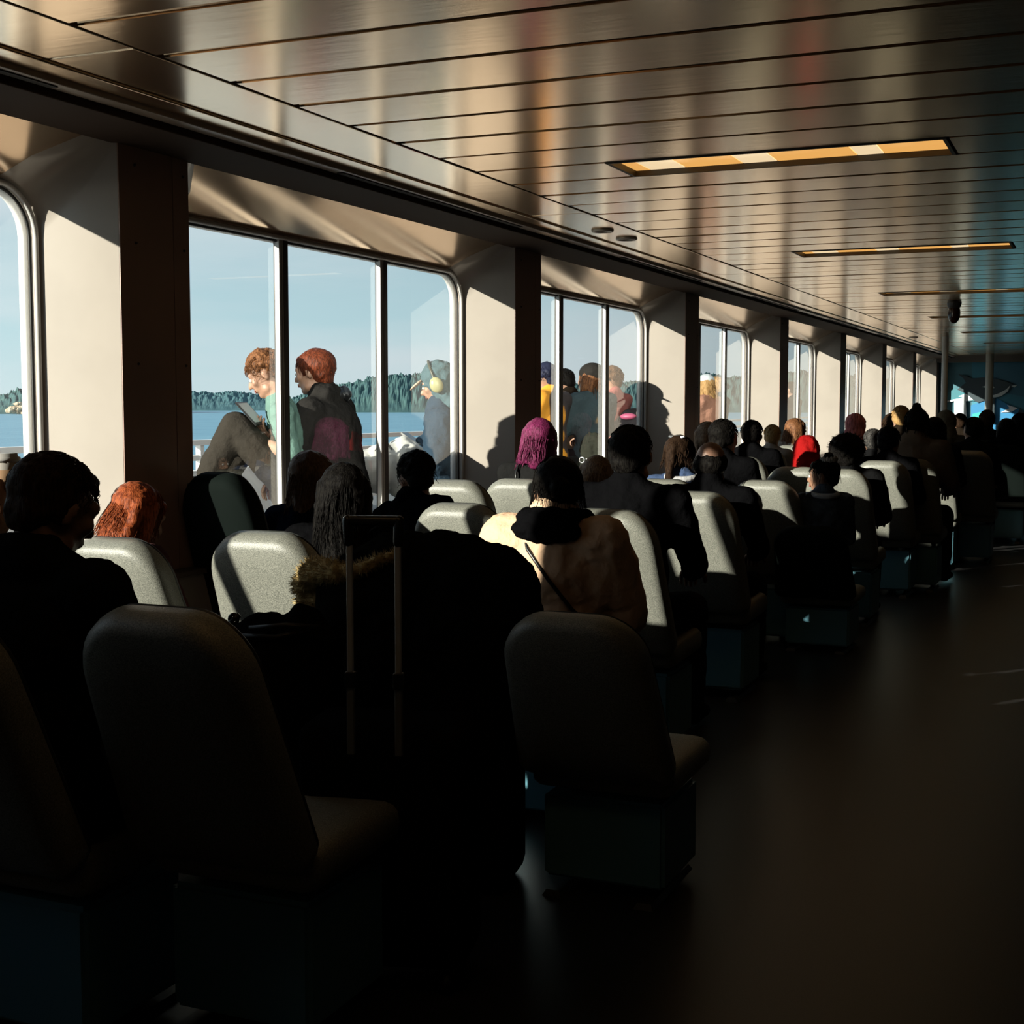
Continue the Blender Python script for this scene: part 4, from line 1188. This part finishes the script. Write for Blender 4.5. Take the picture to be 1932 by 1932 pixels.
# bags outside
def heap(name, label, cat, part, prims, m, vox=.015, disp=None, loc=None):
    h = MB(); prims(h)
    me = fuse(h, vox, 4, disp)
    root = empty(name, loc)
    tag(root, label, cat)
    me.transform(Matrix.Translation(-Vector(loc)))
    return root, link(part, me, m, root)
white = mat('white_bag_cloth', (.50, .50, .47), .6, bump=.5, bscale=9)
c0 = at(722, 862, 8.1)
def bagp(h):
    h.ell(at(690, 890, 8.05), (.12, .16, .13)); h.ell(at(762, 872, 8.15), (.13, .12, .15)); h.ell(at(722, 885, 8.1), (.13, .17, .15)); h.cap(at(712, 850, 8.08), at(722, 880, 8.1), .05, .11); h.ell(at(765, 905, 8.15), (.13, .13, .12))
root, bag = heap('tote_bag', 'white cloth bag with a small diamond print standing outside on the locker', 'bag', 'body', bagp, white, .014, [(.03, .07), (.015, .03)], (c0.x, c0.y, .90))
def onbag(x, y): return at(x, y, 7.86) - root.location
ink = mat('grey_ink', (.06, .06, .07), .7)
MB().tube([onbag(x, y) for x, y in ((672, 876), (678, 869), (685, 874), (679, 881))], .0035, 6, True).build('diamond_print', ink, root)
MB().tube([onbag(x, y) for x, y in ((684, 869), (688, 864))], .003, 6).build('print_line', ink, root)
for sx in (-1, 1):
    MB().tube([at(706, 850, 8.0 + .05 * sx) - root.location, at(722, 826, 8.02 + .05 * sx) - root.location, at(740, 848, 8.05 + .05 * sx) - root.location], .008, 6).build('handle', white, root, True)
c0 = at(1190, 800, 12.3)
root, bk = heap('backpack', 'rounded dark backpack with a pink pocket outside the third window', 'backpack', 'body', lambda h: (h.ell(at(1190, 815, 12.3), (.22, .22, .21)), h.ell(at(1190, 850, 12.3), (.22, .22, .16)), h.ell(at(1215, 810, 12.2), (.13, .2, .17))), cloth('pack_black', (.015, .014, .016)), .02, [(.04, .1)], (c0.x, c0.y, .90))
MB().ell(at(1186, 786, 12.12) - root.location, (.08, .05, .03), None, 12, 8).build('pocket', mat('pink_nylon', (.40, .08, .16), .5), root, True)
c0 = at(1120, 862, 11.0)
root, bk = heap('camera_bag', 'dark crumpled rucksack with steel buckles behind the slate grey shirt', 'bag', 'body', lambda h: (h.ell(at(1122, 852, 11.05), (.13, .1, .16)), h.ell(at(1120, 880, 11.05), (.14, .1, .12))), cloth('pack_olive', (.022, .024, .018)), .014, [(.05, .05)], (c0.x, c0.y, .90))
for k in range(3):
    p = at(1098 + 9 * k, 868 + 3 * k, 10.93) - root.location
    MB().tube([p + Vector((.022 * math.cos(a), 0, .022 * math.sin(a))) for a in [2 * PI * j / 10 for j in range(10)]], .006, 6, True).build('buckle', M_steel, root, True)

# ---------------------------------------------------------------- luggage inside
# coat heaped over a stack of bags, fur trimmed hood catching the sun
c0 = at(800, 1180, 4.15)
def coatp(h):
    for x, y, rx, rz in ((690, 1130, .15, .15), (760, 1115, .18, .18), (850, 1108, .20, .17), (920, 1125, .17, .17), (820, 1200, .32, .22), (900, 1240, .26, .25), (720, 1230, .20, .24), (960, 1180, .10, .12), (800, 1400, .30, .35)):
        h.ell(at(x, y, 4.12), (rx * .95, .17, rz))
root, coat = heap('coat_heap', 'big black padded coat with a tan fur hood trim heaped over luggage', 'coat', 'coat', coatp, cloth('black_padded', (.007, .007, .006), .8, bump=.5), .014, [(.035, .10), (.014, .035)], (c0.x, c0.y, .0))
furm = mat('tan_fur', (.30, .20, .07), .8, color2=(.50, .36, .15), nscale=40, bump=.5, bscale=60)
path = [(578, 1140, 4.14), (574, 1106, 4.12), (584, 1084, 4.08), (606, 1076, 4.04), (632, 1080, 4.0), (660, 1080, 3.98), (690, 1070, 3.97), (716, 1058, 3.97), (742, 1048, 3.97)]
fh = MB(); fp = [at(*p) for p in path]
for i in range(len(fp) - 1):
    r0 = (.030, .036, .040, .036, .026, .020, .018, .015, .010)[i]
    fh.cap(fp[i], fp[i + 1], r0, r0 * .9, 10)
fh.cap(at(590, 1100, 4.12), at(600, 1128, 4.11), .035, .03); fh.cap(at(620, 1100, 4.11), at(600, 1120, 4.11), .03, .025)
fm = fuse(fh, .008, 2, [(.02, .02)])
rnd = random.Random(4)
tf = MB()
vsx = [v.co.copy() for v in fm.vertices]; nsx = [v.normal.copy() for v in fm.vertices]
for i in range(2600):
    k = rnd.randrange(len(vsx)); n_ = (nsx[k] + Vector((rnd.uniform(-.5, .5), rnd.uniform(-.5, .5), rnd.uniform(-.5, .5)))).normalized()
    q = n_.orthogonal().normalized() * .0011; q2 = n_.cross(q)
    b0 = vsx[k]
    tf.add([b0 + q, b0 - q * .5 + q2, b0 - q * .5 - q2, b0 + n_ * rnd.uniform(.010, .022)], [(0, 1, 3), (1, 2, 3), (2, 0, 3)])
append(fm, tf); fm.transform(Matrix.Translation(-root.location))
fo = link('fur_trim', fm, furm, root); fo['label'] = 'tan fur hood trim'
# trolley suitcase
sc_ = at(716, 1200, 3.3); sx0, sy0 = sc_.x, sc_.y
su = empty('suitcase', (sx0, sy0, 0), R(14)); tag(su, 'black trolley suitcase with its steel telescopic handle pulled up', 'suitcase')
MB().box((-.21, -.02, .06), (.21, .22, .66)).build('body', cloth('suitcase_nylon', (.006, .006, .007), .6), su, True, bevel=.04, bseg=3)
zt = at(716, 978, 3.3).z
for sx in (-.0585, .0585):
    po = MB().box((sx - .009, -.055, .60), (sx + .009, -.041, .78)).build('handle_pole', mat('dull_steel', (.22, .22, .21), .4, metal=.5), su, bevel=.003)
    MB().box((sx - .0075, -.054, .78), (sx + .0075, -.042, zt - .02)).build('inner_tube', mat('pole_steel', (.55, .55, .53), .4, metal=.5), po, bevel=.003)
    MB().box((sx - .012, -.060, .76), (sx + .012, -.036, .80)).build('collar', M_black, po, bevel=.004)
MB().cap((-.060, -.048, zt), (.060, -.048, zt), .013, .013, 10).cap((-.062, -.048, zt), (-.060, -.048, zt - .05), .0135, .0125, 10).cap((.062, -.048, zt), (.060, -.048, zt - .05), .0135, .0125, 10).build('grip', M_black, su, True)
for sx in (-.16, .16):
    for sy in (.02, .18):
        MB().tube([(sx - .012, sy, .03), (sx + .012, sy, .03)], .03, 12).build('wheel', M_black, su, True)
# rucksack with loops
c0 = at(525, 1220, 3.75)
root, rk_ = heap('rucksack', 'black rucksack with buckled straps standing between the near dark seat and the coat', 'rucksack', 'body', lambda h: (h.ell(at(515, 1235, 3.75), (.17, .14, .11)), h.ell(at(560, 1230, 3.75), (.13, .14, .10)), h.ell(at(530, 1330, 3.75), (.19, .15, .22)), h.ell(at(530, 1450, 3.75), (.18, .15, .2)), h.ell(at(575, 1195, 3.78), (.05, .08, .09)), h.ell((c0.x, c0.y, .16), (.19, .15, .15)), h.ell((c0.x, c0.y, .32), (.18, .15, .2))), cloth('ruck_black', (.006, .006, .006), .6), .014, [(.03, .06)], (c0.x, c0.y, 0))
for k, (a, b, c) in enumerate((((440, 1190), (436, 1172), (452, 1160)), ((470, 1186), (540, 1180), (600, 1184)), ((455, 1200), (520, 1203), (580, 1190)))):
    MB().tube([at(*p, 3.62) - root.location for p in (a, b, c)], .008, 6).build('strap', M_black, root, True)
MB().tube([at(441 + 8 * math.cos(t_), 1168 + 9 * math.sin(t_), 3.62) - root.location for t_ in [2 * PI * j / 12 for j in range(12)]], .005, 6, True).build('buckle', mat('dark_buckle', (.05, .05, .05), .3, metal=.8), root, True)
# paper cup raised by the man at far left
cw = at(5, 908, 3.66)
cp = empty('paper_cup', (cw.x, cw.y, cw.z - .055)); tag(cp, 'takeaway paper cup with white lid and tan sleeve at the left edge', 'cup')
def lathe(prof, n=24):
    mb = MB(); V = []; F = []
    for r, z in prof:
        for k in range(n):
            a = 2 * PI * k / n; V.append((r * math.cos(a), r * math.sin(a), z))
    for i in range(len(prof) - 1):
        for k in range(n):
            k2 = (k + 1) % n; F.append((i * n + k, i * n + k2, (i + 1) * n + k2, (i + 1) * n + k))
    F.append(tuple(reversed(range(n)))); F.append(tuple((len(prof) - 1) * n + k for k in range(n)))
    return mb.add(V, F)
cp.scale = (1.08, 1.08, 1.08)
lathe([(.030, 0), (.042, .105)]).build('cup', mat('cup_paper', (.45, .42, .38), .6), cp, True)
lathe([(.034, .025), (.0355, .025), (.0415, .080), (.040, .080)]).build('sleeve', mat('cup_sleeve', (.36, .22, .12), .7), cp, True)
lathe([(.044, .100), (.045, .104), (.043, .110), (.038, .112), (.036, .120), (.030, .120)]).build('lid', mat('cup_lid', (.45, .44, .42), .4), cp, True)

db = empty('duffel_bag', (at(820, 1300, 4.15).x, at(820, 1300, 4.15).y, 0), R(10)); tag(db, 'dark duffel bag standing under the heaped coat', 'bag')
MB().box((-.30, -.15, 0), (.26, .15, .50)).build('body', cloth('duffel', (.008, .008, .009)), db, True, bevel=.06, bseg=3)
MB().tube([(-.12, -.16, .3), (-.12, -.17, .48), (.0, -.16, .53), (.12, -.17, .48), (.12, -.16, .3)], .012, 6).build('handle', M_black, db, True)
